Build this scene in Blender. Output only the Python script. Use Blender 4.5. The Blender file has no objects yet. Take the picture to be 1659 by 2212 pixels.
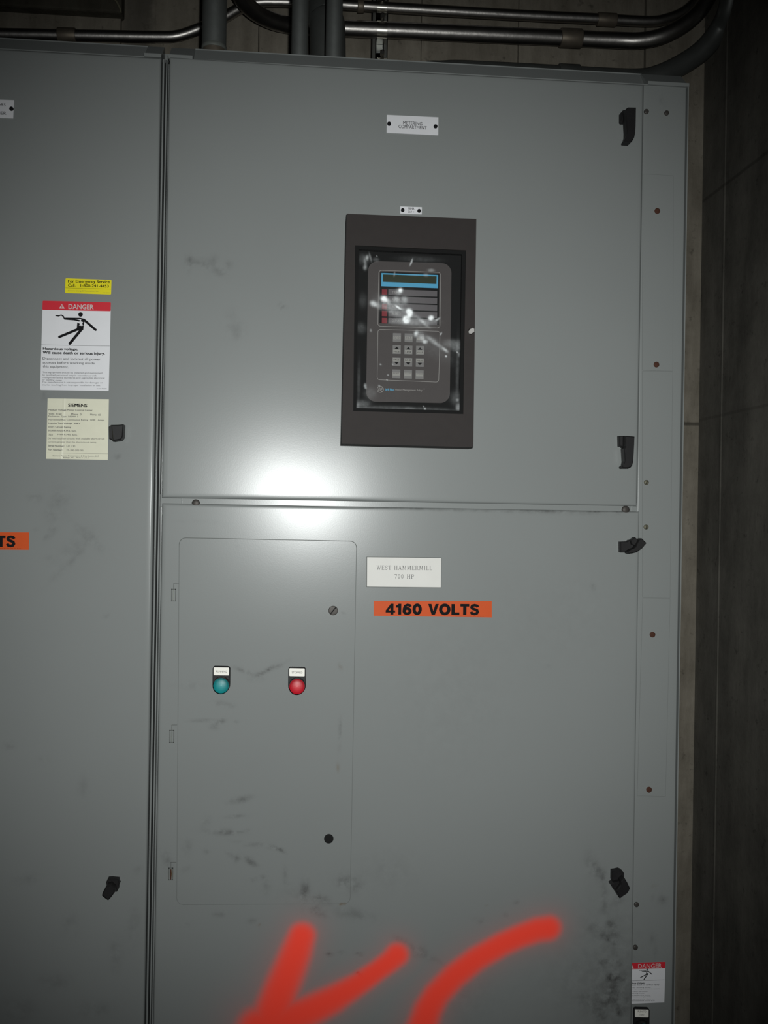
import bpy, bmesh, math, random
from mathutils import Vector, Matrix, noise

# ------------------------------------------------------------------ camera, light, exposure
scene = bpy.context.scene
FPX, W_PX, H_PX = 2150.0, 1659.0, 2212.0
CAM = Vector((0.0, -1.7458, 1.53))
YAW, PITCH, ROLL = 0.0863, 0.0039, 0.0166
_f = Vector((math.sin(YAW)*math.cos(PITCH), math.cos(YAW)*math.cos(PITCH), math.sin(PITCH)))
_r = Vector((math.cos(YAW), -math.sin(YAW), 0.0)); _u = _r.cross(_f)
RIGHT = _r*math.cos(ROLL) + _u*math.sin(ROLL)
UP = -_r*math.sin(ROLL) + _u*math.cos(ROLL)
cam_data = bpy.data.cameras.new('camera')
cam = bpy.data.objects.new('camera', cam_data); scene.collection.objects.link(cam)
cam_data.sensor_fit = 'HORIZONTAL'; cam_data.sensor_width = 27.0
cam_data.lens = FPX/W_PX*27.0; cam_data.clip_start = 0.02; cam_data.clip_end = 50
M = Matrix.Identity(4)
for i, v in enumerate((RIGHT, UP, -_f)):
    for j in range(3): M[j][i] = v[j]
M.translation = CAM
cam.matrix_world = M
scene.camera = cam

def spot(name, loc, aim, power, size, blend, radius, color):
    d = bpy.data.lights.new(name, 'SPOT'); d.energy = power; d.spot_size = size; d.spot_blend = blend
    d.shadow_soft_size = radius; d.color = color
    o = bpy.data.objects.new(name, d); scene.collection.objects.link(o)
    o.location = loc
    o.rotation_euler = (aim - loc).to_track_quat('-Z', 'Y').to_euler()
    return o
FLASH_POS = CAM + RIGHT*0.034 + UP*0.06
spot('flash_light', FLASH_POS, CAM + _f*2.0 - UP*0.03 + RIGHT*0.0, 134.0, math.radians(75.5), 1.0, 0.012, (0.97, 1.0, 0.985))

world = bpy.data.worlds.new('world'); scene.world = world; world.use_nodes = True
world.node_tree.nodes['Background'].inputs[0].default_value = (0.9, 0.95, 1.0, 1)
world.node_tree.nodes['Background'].inputs[1].default_value = 0.012
vs = scene.view_settings
vs.view_transform = 'Standard'; vs.look = 'None'; vs.gamma = 1.0; vs.exposure = 0.0
vs.use_curve_mapping = False

C = scene.collection
def P(px, py, Y=0.0):
    """point of the plane y = Y seen at photograph position px, py"""
    d = RIGHT*((px-W_PX/2)/FPX) - UP*((py-H_PX/2)/FPX) + _f
    t = (Y-CAM.y)/d.y
    return CAM + d*t

# ------------------------------------------------------------------ materials
def new_mat(name):
    m = bpy.data.materials.new(name); m.use_nodes = True
    nt = m.node_tree
    return m, nt, nt.nodes['Principled BSDF']
def plain(name, col, rough=0.5, metal=0.0, spec=0.18, var=0.0, scale=60.0, emit=None, bump=0.0):
    m, nt, b = new_mat(name)
    b.inputs['Roughness'].default_value = rough; b.inputs['Metallic'].default_value = metal
    b.inputs['Specular IOR Level'].default_value = spec
    tc = nt.nodes.new('ShaderNodeTexCoord')
    n = nt.nodes.new('ShaderNodeTexNoise'); n.inputs['Scale'].default_value = scale; n.inputs['Detail'].default_value = 4
    nt.links.new(tc.outputs['Object'], n.inputs['Vector'])
    mx = nt.nodes.new('ShaderNodeMix'); mx.data_type = 'RGBA'
    mx.inputs[6].default_value = tuple(c*(1-var) for c in col)+(1,)
    mx.inputs[7].default_value = tuple(min(1, c*(1+var)) for c in col)+(1,)
    nt.links.new(n.outputs['Fac'], mx.inputs[0]); nt.links.new(mx.outputs[2], b.inputs['Base Color'])
    if bump:
        bp = nt.nodes.new('ShaderNodeBump'); bp.inputs['Strength'].default_value = bump; bp.inputs['Distance'].default_value = 0.002
        nt.links.new(n.outputs['Fac'], bp.inputs['Height']); nt.links.new(bp.outputs[0], b.inputs['Normal'])
    if emit:
        b.inputs['Emission Color'].default_value = tuple(emit[:3])+(1,); b.inputs['Emission Strength'].default_value = emit[3]
    return m

def enamel(name, col):
    m, nt, b = new_mat(name); N = nt.nodes.new; L = nt.links.new
    b.inputs['Roughness'].default_value = 0.245; b.inputs['Specular IOR Level'].default_value = 0.205
    tc = N('ShaderNodeTexCoord')
    n1 = N('ShaderNodeTexNoise'); n1.inputs['Scale'].default_value = 3.0; n1.inputs['Detail'].default_value = 5
    L(tc.outputs['Object'], n1.inputs['Vector'])
    m1 = N('ShaderNodeMix'); m1.data_type = 'RGBA'
    m1.inputs[6].default_value = tuple(c*0.93 for c in col)+(1,); m1.inputs[7].default_value = tuple(c*1.06 for c in col)+(1,)
    L(n1.outputs['Fac'], m1.inputs[0])
    # grime, broken up by fine noise
    n2 = N('ShaderNodeTexNoise'); n2.inputs['Scale'].default_value = 45.0; n2.inputs['Detail'].default_value = 6; n2.inputs['Roughness'].default_value = 0.65
    L(tc.outputs['Object'], n2.inputs['Vector'])
    r2 = N('ShaderNodeMapRange'); r2.inputs[1].default_value = 0.38; r2.inputs[2].default_value = 0.62
    L(n2.outputs['Fac'], r2.inputs[0])
    ad = N('ShaderNodeAttribute'); ad.attribute_name = 'grime'
    mu = N('ShaderNodeMath'); mu.operation = 'MULTIPLY'; L(ad.outputs['Fac'], mu.inputs[0]); L(r2.outputs[0], mu.inputs[1])
    m2 = N('ShaderNodeMix'); m2.data_type = 'RGBA'; m2.inputs[7].default_value = (0.045, 0.043, 0.042, 1)
    L(mu.outputs[0], m2.inputs[0]); L(m1.outputs[2], m2.inputs[6])
    ap = N('ShaderNodeAttribute'); ap.attribute_name = 'spray'
    n3 = N('ShaderNodeTexNoise'); n3.inputs['Scale'].default_value = 900.0; n3.inputs['Detail'].default_value = 2
    L(tc.outputs['Object'], n3.inputs['Vector'])
    sp = N('ShaderNodeMath'); sp.operation = 'MULTIPLY_ADD'; sp.inputs[1].default_value = 0.35; sp.inputs[2].default_value = -0.175
    L(n3.outputs['Fac'], sp.inputs[0])
    # speckle only where the mist thins out
    one = N('ShaderNodeMath'); one.operation = 'SUBTRACT'; one.inputs[0].default_value = 1.0; L(ap.outputs['Fac'], one.inputs[1])
    k = N('ShaderNodeMath'); k.operation = 'MULTIPLY'; L(ap.outputs['Fac'], k.inputs[0]); L(one.outputs[0], k.inputs[1])
    k4 = N('ShaderNodeMath'); k4.operation = 'MULTIPLY'; k4.inputs[1].default_value = 4.0; L(k.outputs[0], k4.inputs[0])
    s2 = N('ShaderNodeMath'); s2.operation = 'MULTIPLY'; L(sp.outputs[0], s2.inputs[0]); L(k4.outputs[0], s2.inputs[1])
    s3 = N('ShaderNodeMath'); s3.operation = 'ADD'; s3.use_clamp = True; L(ap.outputs['Fac'], s3.inputs[0]); L(s2.outputs[0], s3.inputs[1])
    m3 = N('ShaderNodeMix'); m3.data_type = 'RGBA'; m3.inputs[7].default_value = (0.98, 0.062, 0.034, 1)
    L(s3.outputs[0], m3.inputs[0]); L(m2.outputs[2], m3.inputs[6])
    ar = N('ShaderNodeAttribute'); ar.attribute_name = 'rust'
    m4 = N('ShaderNodeMix'); m4.data_type = 'RGBA'; m4.inputs[7].default_value = (0.12, 0.075, 0.03, 1)
    L(ar.outputs['Fac'], m4.inputs[0]); L(m3.outputs[2], m4.inputs[6])
    L(m4.outputs[2], b.inputs['Base Color'])
    rr = N('ShaderNodeMath'); rr.operation = 'MULTIPLY_ADD'; rr.inputs[1].default_value = 0.4; rr.inputs[2].default_value = 0.245
    L(s3.outputs[0], rr.inputs[0]); L(rr.outputs[0], b.inputs['Roughness'])
    nb = N('ShaderNodeTexNoise'); nb.inputs['Scale'].default_value = 420.0; nb.inputs['Detail'].default_value = 2
    L(tc.outputs['Object'], nb.inputs['Vector'])
    bp = N('ShaderNodeBump'); bp.inputs['Strength'].default_value = 0.028; bp.inputs['Distance'].default_value = 0.0006
    L(nb.outputs['Fac'], bp.inputs['Height']); L(bp.outputs[0], b.inputs['Normal'])
    return m

def concrete(name, dark, light, seams_h=(), shade_band=(), streak=26.0, rng=(0.72, 1.28), bump=0.7):
    m, nt, b = new_mat(name); N = nt.nodes.new; L = nt.links.new
    b.inputs['Roughness'].default_value = 0.9; b.inputs['Specular IOR Level'].default_value = 0.2
    tc = N('ShaderNodeTexCoord')
    mp = N('ShaderNodeMapping'); mp.inputs['Scale'].default_value = (1, 1, 0.22)
    L(tc.outputs['Object'], mp.inputs['Vector'])
    st = N('ShaderNodeTexNoise'); st.inputs['Scale'].default_value = streak; st.inputs['Detail'].default_value = 6; st.inputs['Roughness'].default_value = 0.6
    L(mp.outputs[0], st.inputs['Vector'])
    bl = N('ShaderNodeTexNoise'); bl.inputs['Scale'].default_value = 7.0; bl.inputs['Detail'].default_value = 9; bl.inputs['Roughness'].default_value = 0.72
    L(tc.outputs['Object'], bl.inputs['Vector'])
    a = N('ShaderNodeMath'); a.operation = 'ADD'; L(st.outputs['Fac'], a.inputs[0]); L(bl.outputs['Fac'], a.inputs[1])
    mr = N('ShaderNodeMapRange'); mr.inputs[1].default_value = rng[0]; mr.inputs[2].default_value = rng[1]
    L(a.outputs[0], mr.inputs[0])
    mx = N('ShaderNodeMix'); mx.data_type = 'RGBA'; mx.inputs[6].default_value = dark+(1,); mx.inputs[7].default_value = light+(1,)
    L(mr.outputs[0], mx.inputs[0])
    # pits and blow holes
    vo = N('ShaderNodeTexNoise'); vo.inputs['Scale'].default_value = 38.0; vo.inputs['Detail'].default_value = 5; vo.inputs['Roughness'].default_value = 0.7
    L(tc.outputs['Object'], vo.inputs['Vector'])
    pr = N('ShaderNodeMapRange'); pr.inputs[1].default_value = 0.60; pr.inputs[2].default_value = 0.72; pr.inputs[4].default_value = 0.6
    L(vo.outputs['Fac'], pr.inputs[0])
    m2 = N('ShaderNodeMix'); m2.data_type = 'RGBA'; m2.inputs[7].default_value = tuple(c*0.35 for c in dark)+(1,)
    L(pr.outputs[0], m2.inputs[0]); L(mx.outputs[2], m2.inputs[6])
    out = m2.outputs[2]
    sx = N('ShaderNodeSeparateXYZ'); L(tc.outputs['Object'], sx.inputs[0])
    def band(sock, centre, width, strength, col):
        nonlocal out
        s = N('ShaderNodeMath'); s.operation = 'SUBTRACT'; L(sock, s.inputs[0]); s.inputs[1].default_value = centre
        w = N('ShaderNodeMath'); w.operation = 'MULTIPLY_ADD'; L(bl.outputs['Fac'], w.inputs[0]); w.inputs[1].default_value = width*1.6; L(s.outputs[0], w.inputs[2])
        w2 = N('ShaderNodeMath'); w2.operation = 'SUBTRACT'; L(w.outputs[0], w2.inputs[0]); w2.inputs[1].default_value = width*0.8
        ab = N('ShaderNodeMath'); ab.operation = 'ABSOLUTE'; L(w2.outputs[0], ab.inputs[0])
        r = N('ShaderNodeMapRange'); r.inputs[1].default_value = width; r.inputs[2].default_value = width*0.5; r.inputs[3].default_value = 0; r.inputs[4].default_value = strength
        L(ab.outputs[0], r.inputs[0])
        q = N('ShaderNodeMix'); q.data_type = 'RGBA'; q.inputs[7].default_value = col
        L(r.outputs[0], q.inputs[0]); L(out, q.inputs[6]); out = q.outputs[2]
    for z, w, s in seams_h: band(sx.outputs['Z'], z, w, s, (0.03, 0.027, 0.022, 1))
    for ax, c, w, s, col in shade_band: band(sx.outputs[ax], c, w, s, col)
    L(out, b.inputs['Base Color'])
    bp = N('ShaderNodeBump'); bp.inputs['Strength'].default_value = bump; bp.inputs['Distance'].default_value = 0.006
    L(a.outputs[0], bp.inputs['Height']); L(bp.outputs[0], b.inputs['Normal'])
    return m

GREY = (0.190, 0.200, 0.196)
MAT = {}
MAT['enamel'] = enamel('grey_enamel', GREY)
MAT['black'] = plain('black_plastic', (0.012, 0.0115, 0.012), 0.5, spec=0.2, var=0.15)
MAT['gap'] = plain('dark_gap', (0.012, 0.012, 0.012), 0.9, spec=0.1)
MAT['seam'] = plain('seam_shadow_gasket', (0.10, 0.105, 0.10), 0.8, spec=0.1)
MAT['white'] = plain('white_laminate', (0.58, 0.58, 0.60), 0.45, var=0.04)
MAT['paper'] = plain('white_card', (0.60, 0.59, 0.56), 0.55, var=0.05, scale=30)
MAT['sticker'] = plain('white_vinyl', (0.63, 0.63, 0.65), 0.5, spec=0.2, var=0.03)
MAT['legend'] = plain('bright_white_legend', (0.80, 0.78, 0.72), 0.5)
MAT['cream'] = plain('cream_foil', (0.60, 0.59, 0.47), 0.40, var=0.05)
MAT['yellow'] = plain('yellow_vinyl', (0.68, 0.60, 0.012), 0.5, var=0.05)
MAT['orange'] = plain('orange_vinyl', (0.50, 0.068, 0.010), 0.55, var=0.05)
MAT['red_ink'] = plain('red_ink', (0.52, 0.022, 0.035), 0.5)
MAT['ink'] = plain('black_ink', (0.010, 0.010, 0.011), 0.7, spec=0.03)
MAT['faint'] = plain('hairline_seam', (0.135, 0.142, 0.138), 0.8, spec=0.1)
MAT['grey_ink'] = plain('grey_ink', (0.06, 0.06, 0.063), 0.6)
MAT['light_ink'] = plain('light_ink', (0.24, 0.23, 0.22), 0.6)
MAT['white_ink'] = plain('white_ink', (0.5, 0.48, 0.47), 0.6)
MAT['blue'] = plain('blue_print', (0.06, 0.27, 0.43), 0.5)
MAT['lcd'] = plain('lcd_glass', (0.028, 0.034, 0.022), 0.25)
MAT['frame'] = plain('brown_black_enamel', (0.025, 0.021, 0.020), 0.65, spec=0.15, var=0.1)
MAT['face'] = plain('dark_grey_faceplate', (0.050, 0.044, 0.043), 0.6, spec=0.15, var=0.06)
MAT['row'] = plain('grey_row', (0.085, 0.078, 0.082), 0.6)
MAT['key'] = plain('grey_key', (0.135, 0.13, 0.128), 0.55, var=0.08, scale=200)
MAT['keytop'] = plain('light_key_band', (0.22, 0.215, 0.20), 0.55)
MAT['led'] = plain('dark_red_led', (0.15, 0.012, 0.018), 0.35)
MAT['zinc'] = plain('galvanised_steel', (0.42, 0.40, 0.38), 0.38, metal=1.0, var=0.2, scale=40, bump=0.3)
MAT['zinc_dark'] = plain('dark_grey_conduit', (0.10, 0.105, 0.10), 0.45, metal=0.4, spec=0.4, var=0.2, scale=30)
MAT['zinc_dull'] = plain('dull_grey_conduit', (0.27, 0.285, 0.275), 0.47, metal=0.75, spec=0.6, var=0.22, scale=30, bump=0.3)
MAT['coupling'] = plain('brownish_coupling', (0.20, 0.17, 0.135), 0.5, metal=0.6, var=0.25, scale=80)
MAT['strut'] = plain('dark_channel_steel', (0.115, 0.115, 0.105), 0.55, metal=0.1, var=0.2)
MAT['bright'] = plain('bright_clamp_steel', (0.62, 0.60, 0.55), 0.3, metal=1.0)
MAT['dark_metal'] = plain('dark_screw_metal', (0.055, 0.050, 0.046), 0.5, metal=0.3, var=0.2, scale=300)
MAT['pale_screw'] = plain('tarnished_screw', (0.11, 0.105, 0.075), 0.5, metal=0.3, var=0.3, scale=300)
MAT['rusty'] = plain('rust_red_plug', (0.055, 0.022, 0.014), 0.8, var=0.25, scale=250)
MAT['wire'] = plain('pale_wire', (0.17, 0.16, 0.11), 0.6)
MAT['chalk'] = plain('yellow_crayon', (0.40, 0.24, 0.05), 0.8)
MAT['teal'] = plain('teal_lens', (0.002, 0.23, 0.24), 0.4)
MAT['redlens'] = plain('red_lens', (0.42, 0.005, 0.018), 0.4, emit=(0.9, 0.005, 0.02, 0.06))
MAT['hinge'] = plain('hinge_pin_steel', (0.16, 0.17, 0.155), 0.5, metal=0.2)
MAT['gasket'] = plain('black_gasket', (0.008, 0.008, 0.008), 0.7, spec=0.06)
MAT['knob'] = plain('worn_pale_knob', (0.34, 0.33, 0.32), 0.35)

def clear(name, film_attr=None, gloss=0.05, rough=0.05, base=0.0):
    m, nt, b = new_mat(name); N = nt.nodes.new; L = nt.links.new
    tr = N('ShaderNodeBsdfTransparent'); gl = N('ShaderNodeBsdfGlossy'); gl.inputs['Roughness'].default_value = rough
    x = N('ShaderNodeMixShader'); x.inputs[0].default_value = gloss
    L(tr.outputs[0], x.inputs[1]); L(gl.outputs[0], x.inputs[2])
    out = x.outputs[0]
    if film_attr:
        at = N('ShaderNodeAttribute'); at.attribute_name = film_attr
        tc = N('ShaderNodeTexCoord'); n = N('ShaderNodeTexNoise'); n.inputs['Scale'].default_value = 140; n.inputs['Detail'].default_value = 4
        L(tc.outputs['Object'], n.inputs['Vector'])
        mr = N('ShaderNodeMapRange'); mr.inputs[1].default_value = 0.3; mr.inputs[2].default_value = 0.7; mr.inputs[3].default_value = 0.65; mr.inputs[4].default_value = 1.2
        L(n.outputs['Fac'], mr.inputs[0])
        mu = N('ShaderNodeMath'); mu.operation = 'MULTIPLY'; mu.use_clamp = True; L(at.outputs['Fac'], mu.inputs[0]); L(mr.outputs[0], mu.inputs[1])
        ad = N('ShaderNodeMath'); ad.operation = 'ADD'; ad.use_clamp = True; ad.inputs[1].default_value = base; L(mu.outputs[0], ad.inputs[0])
        df = N('ShaderNodeBsdfDiffuse'); df.inputs[0].default_value = (0.86, 0.89, 0.90, 1)
        y = N('ShaderNodeMixShader'); L(ad.outputs[0], y.inputs[0]); L(out, y.inputs[1]); L(df.outputs[0], y.inputs[2]); out = y.outputs[0]
    nt.nodes.remove(b)
    L(out, nt.nodes['Material Output'].inputs[0])
    return m
MAT['perspex'] = clear('smudged_perspex', 'film', 0.04, 0.05, 0.003)
MAT['clear_cap'] = clear('clear_lens_cap', None, 0.06, 0.5)

# ------------------------------------------------------------------ mesh helpers
class MB:
    def __init__(s): s.v = []; s.f = []; s.m = []; s.sm = []; s.attr = {}
    def add(s, vs, fs, mi=0, smooth=False):
        o = len(s.v); s.v += [Vector(v) for v in vs]
        for f in fs: s.f.append([i+o for i in f]); s.m.append(mi); s.sm.append(smooth)
        return s
    def box(s, x0, x1, y0, y1, z0, z1, mi=0, bev=0.0):
        if bev <= 0:
            v = [(x, y, z) for x in (x0, x1) for y in (y0, y1) for z in (z0, z1)]
            return s.add(v, [(0,1,3,2),(4,6,7,5),(0,4,5,1),(2,3,7,6),(0,2,6,4),(1,5,7,3)], mi)
        bm = bmesh.new(); bmesh.ops.create_cube(bm, size=1.0)
        for q in bm.verts:
            q.co = Vector(((x0+x1)/2+q.co.x*(x1-x0), (y0+y1)/2+q.co.y*(y1-y0), (z0+z1)/2+q.co.z*(z1-z0)))
        bmesh.ops.bevel(bm, geom=list(bm.edges), offset=bev, segments=2, affect='EDGES', profile=0.5)
        bm.verts.index_update()
        s.add([q.co.copy() for q in bm.verts], [[q.index for q in f.verts] for f in bm.faces], mi); bm.free(); return s
    def prism(s, pts, off, mi=0, cap=True, mi_side=None):
        """polygon (list of 3D points) extruded by vector off"""
        n = len(pts); pts = [Vector(p) for p in pts]; off = Vector(off)
        v = pts + [p+off for p in pts]
        s.add(v, [[i, (i+1) % n, n+(i+1) % n, n+i] for i in range(n)], mi if mi_side is None else mi_side)
        if cap: s.add(pts, [list(range(n))], mi); s.add([p+off for p in pts], [list(range(n))[::-1]], mi)
        return s
    def bevel_prism(s, pts, y_back, y_front, bev, mi=0):
        """outline in xz extruded towards the viewer with a chamfered front edge"""
        c = sum((Vector(p) for p in pts), Vector())/len(pts); n = len(pts)
        def inset(p, d):
            q = Vector(p); w = (c-q); w.y = 0
            return q + w.normalized()*d if w.length > d else q
        A = [Vector((p[0], y_back, p[2])) for p in pts]
        B = [Vector((p[0], y_front+bev, p[2])) for p in pts]
        D = [Vector((q.x, y_front, q.z)) for q in (inset(p, bev) for p in pts)]
        v = A+B+D; f = []
        for i in range(n):
            j = (i+1) % n
            f += [[i, j, n+j, n+i], [n+i, n+j, 2*n+j, 2*n+i]]
        f += [list(range(2*n, 3*n)), list(range(n))[::-1]]
        return s.add(v, f, mi)
    def disc(s, c, r, y0, y1, mi=0, n=28, dome=0.0, smooth=True):
        """round button on a wall that faces -y, from y0 (back) to y1 (front), domed"""
        rings = [(r, y0), (r, y1)]
        if dome: rings += [(r*0.85, y1-dome*0.5), (r*0.5, y1-dome*0.9)]
        v = []; f = []
        for R, y in rings:
            for k in range(n):
                a = 2*math.pi*k/n; v.append((c.x+R*math.cos(a), y, c.z+R*math.sin(a)))
        for q in range(len(rings)-1):
            for k in range(n): f.append([q*n+k, q*n+(k+1) % n, (q+1)*n+(k+1) % n, (q+1)*n+k])
        v.append((c.x, y1-dome, c.z)); last = (len(rings)-1)*n
        for k in range(n): f.append([last+k, last+(k+1) % n, len(v)-1])
        return s.add(v, f, mi, smooth and dome > 0)
    def tube(s, pts, r, n=20, mi=0, caps=True):
        pts = [Vector(p) for p in pts]; v = []; f = []
        t = (pts[1]-pts[0]).normalized()
        nrm = t.orthogonal().normalized()
        for i, p in enumerate(pts):
            t2 = (pts[min(i+1, len(pts)-1)]-pts[max(i-1, 0)]).normalized()
            nrm = (nrm - t2*nrm.dot(t2)).normalized(); bn = t2.cross(nrm)
            R = r[i] if isinstance(r, (list, tuple)) else r
            for k in range(n):
                a = 2*math.pi*k/n; v.append(p + nrm*(R*math.cos(a)) + bn*(R*math.sin(a)))
        for i in range(len(pts)-1):
            for k in range(n): f.append([i*n+k, i*n+(k+1) % n, (i+1)*n+(k+1) % n, (i+1)*n+k])
        s.add(v, f, mi, True)
        if caps:
            s.add(v[:n], [list(range(n))[::-1]], mi); s.add(v[-n:], [list(range(n))], mi)
        return s
    def build(s, name, mats, parent=None, base=None, loc=None):
        me = bpy.data.meshes.new(name)
        root = parent
        while root and root.parent: root = root.parent
        off = Vector(root.location) if root else (Vector(loc) if loc is not None else Vector((0, 0, 0)))
        me.from_pydata([tuple(v-off) for v in s.v], [], s.f)
        for m in (mats if isinstance(mats, (list, tuple)) else [mats]): me.materials.append(MAT[m] if isinstance(m, str) else m)
        me.polygons.foreach_set('material_index', s.m)
        me.polygons.foreach_set('use_smooth', s.sm)
        for k, arr in s.attr.items():
            a = me.attributes.new(k, 'FLOAT', 'POINT'); a.data.foreach_set('value', arr)
        me.update()
        if not s.attr:
            bm = bmesh.new(); bm.from_mesh(me); bmesh.ops.recalc_face_normals(bm, faces=bm.faces); bm.to_mesh(me); bm.free()
        o = bpy.data.objects.new(name, me); C.objects.link(o)
        if parent: o.parent = parent
        else: o.location = off
        return o

def thing(name, label, cat, loc, group=None):
    o = bpy.data.objects.new(name, None); C.objects.link(o); o.location = loc; o.empty_display_size = 0.1
    o['label'] = label; o['category'] = cat
    if group: o['group'] = group
    return o
def tag(o, label, cat, group=None):
    o['label'] = label; o['category'] = cat
    if group: o['group'] = group
    return o
def struct(o): o['kind'] = 'structure'; return o

def rrect(TL, TR, BL, r, n=5, BR=None):
    """rounded rectangle outline between world corners"""
    TL, TR, BL = Vector(TL), Vector(TR), Vector(BL)
    BR = Vector(BR) if BR is not None else TR+(BL-TL)
    cs = [TL, TR, BR, BL]; out = []
    for i, c in enumerate(cs):
        a = (cs[i-1]-c).normalized(); b = (cs[(i+1) % 4]-c).normalized()
        if r <= 0: out.append(c); continue
        for k in range(n+1):
            t = k/n*math.pi/2
            out.append(c + a*(r*(1-math.sin(t))) + b*(r*(1-math.cos(t))))
    return out
def ring(mb, outer, inner, mi=0):
    n = len(outer)
    mb.add(list(outer)+list(inner), [[i, (i+1) % n, n+(i+1) % n, n+i] for i in range(n)], mi)
def quadpx(px4, Y):
    return [P(x, y, Y) for x, y in px4]      # TL TR BR BL

_tc = {}
def glyphs(s, bold=0.0):
    k = (s, bold)
    if k in _tc: return _tc[k]
    cu = bpy.data.curves.new('t', 'FONT'); cu.body = s; cu.size = 1.0; cu.offset = bold; cu.resolution_u = 3
    ob = bpy.data.objects.new('t', cu)
    me = bpy.data.meshes.new_from_object(ob)
    vs_ = [(v.co.x, v.co.y) for v in me.vertices]; fs = [list(p.vertices) for p in me.polygons]
    bpy.data.objects.remove(ob); bpy.data.curves.remove(cu); bpy.data.meshes.remove(me)
    x0 = min(v[0] for v in vs_); x1 = max(v[0] for v in vs_); y0 = min(v[1] for v in vs_); y1 = max(v[1] for v in vs_)
    _tc[k] = (vs_, fs, x0, x1, y0, y1); return _tc[k]
def text(mb, s, pl, pr, h, Y, bold=0.0, mi=0):
    """print s between photograph points pl..pr (bottom line of the letters), h px tall, on the plane Y"""
    v, f, x0, x1, y0, y1 = glyphs(s, 0.0)
    A, B = P(pl[0], pl[1], Y), P(pr[0], pr[1], Y); T = P(pl[0], pl[1]-h, Y)
    hh = (T-A).length; u = B-A
    up = Vector((-u.z, 0, u.x)).normalized()*hh
    ux = u.normalized()*hh
    for k in ((0,) if bold <= 0 else (-1, 0, 1)):          # heavier faces are printed thicker
        for j in ((0,) if bold <= 0 else (-0.5, 0.5)):
            d = ux*(k*bold*3.2) + up*(j*bold*3.0) + Vector((0, -0.000008*(k+j+2), 0))
            mb.add([A + d + u*((x-x0)/(x1-x0)) + up*((y-y0)/(y1-y0)) for x, y in v], f, mi)

# stroke letters (unit box 0..1 x 0..1), used where the photo's type is heavy or has serifs
def stroke_poly(mb, pts, w, Y, mi=0, to=None):
    """ribbon of half width w along 2D pts, mitred"""
    n = len(pts); L_, R_ = [], []
    closed = n > 3 and (Vector(pts[0])-Vector(pts[-1])).length < 1e-5
    for i in range(n):
        p = Vector(pts[i]); a = Vector(pts[max(i-1, 0)]); b = Vector(pts[min(i+1, n-1)])
        if closed and i in (0, n-1): a, b = Vector(pts[n-2]), Vector(pts[1])
        if 0 < i < n-1 or closed:
            d1 = (p-a).normalized(); d2 = (b-p).normalized(); t = (d1+d2)
            t = t.normalized() if t.length > 1e-6 else d1
            m = w/max(0.35, t.dot(d1))
        else: t = (b-a).normalized(); m = w
        nn = Vector((-t.y, t.x)); L_.append(p+nn*m); R_.append(p-nn*m)
    v = [to(q) for q in L_]+[to(q) for q in R_]
    mb.add(v, [[i, i+1, n+i+1, n+i] for i in range(n-1)], mi)
def arc(cx, cy, rx, ry, a0, a1, n=14):
    return [(cx+rx*math.cos(math.radians(a0+(a1-a0)*k/n)), cy+ry*math.sin(math.radians(a0+(a1-a0)*k/n))) for k in range(n+1)]
HEAVY = {   # advance, [(stroke pts, half width)]
 '4': (0.80, [([(.40, 0), (.64, 0), (.64, 1), (.40, 1)], None), ([(.42, 1), (.42, .66), (.24, .38), (.0, .38)], None), ([(0, .19), (.78, .19), (.78, .385), (0, .385)], None)]),
 '1': (0.52, [([(.20, 0), (.45, 0), (.45, 1), (.20, 1)], None), ([(0, .64), (.22, .64), (.22, 1), (.16, .90), (0, .83)], None)]),
 '6': (0.80, [(arc(.38, .33, .25, .235, 0, 360, 26), .115), ([(.13, .33), (.14, .55), (.22, .80), (.40, .895), (.58, .86), (.66, .72)], .105)]),
 '0': (0.80, [(arc(.38, .5, .25, .40, 0, 360, 30), .12)]),
 ' ': (0.42, []),
 'V': (0.88, [([(0, 1), (.27, 1), (.44, .33), (.40, 0), (.30, 0)], None), ([(.88, 1), (.61, 1), (.43, .33), (.40, 0), (.57, 0)], None)]),
 'O': (0.98, [(arc(.47, .5, .34, .40, 0, 360, 34), .125)]),
 'L': (0.72, [([(0.15, 0), (0.15, 1)], .125), ([(0.15, .11), (0.68, .11)], .11)]),
 'T': (0.76, [([(0.37, 0), (0.37, 1)], .125), ([(0.0, .89), (0.74, .89)], .11)]),
 'S': (0.80, [([(.67, .72), (.60, .85), (.40, .905), (.20, .85), (.14, .71), (.22, .59), (.42, .52), (.60, .43), (.65, .28), (.57, .14), (.38, .09), (.18, .14), (.10, .30)], .108)]),
}
t_, n_ = 0.030, 0.055
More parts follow.
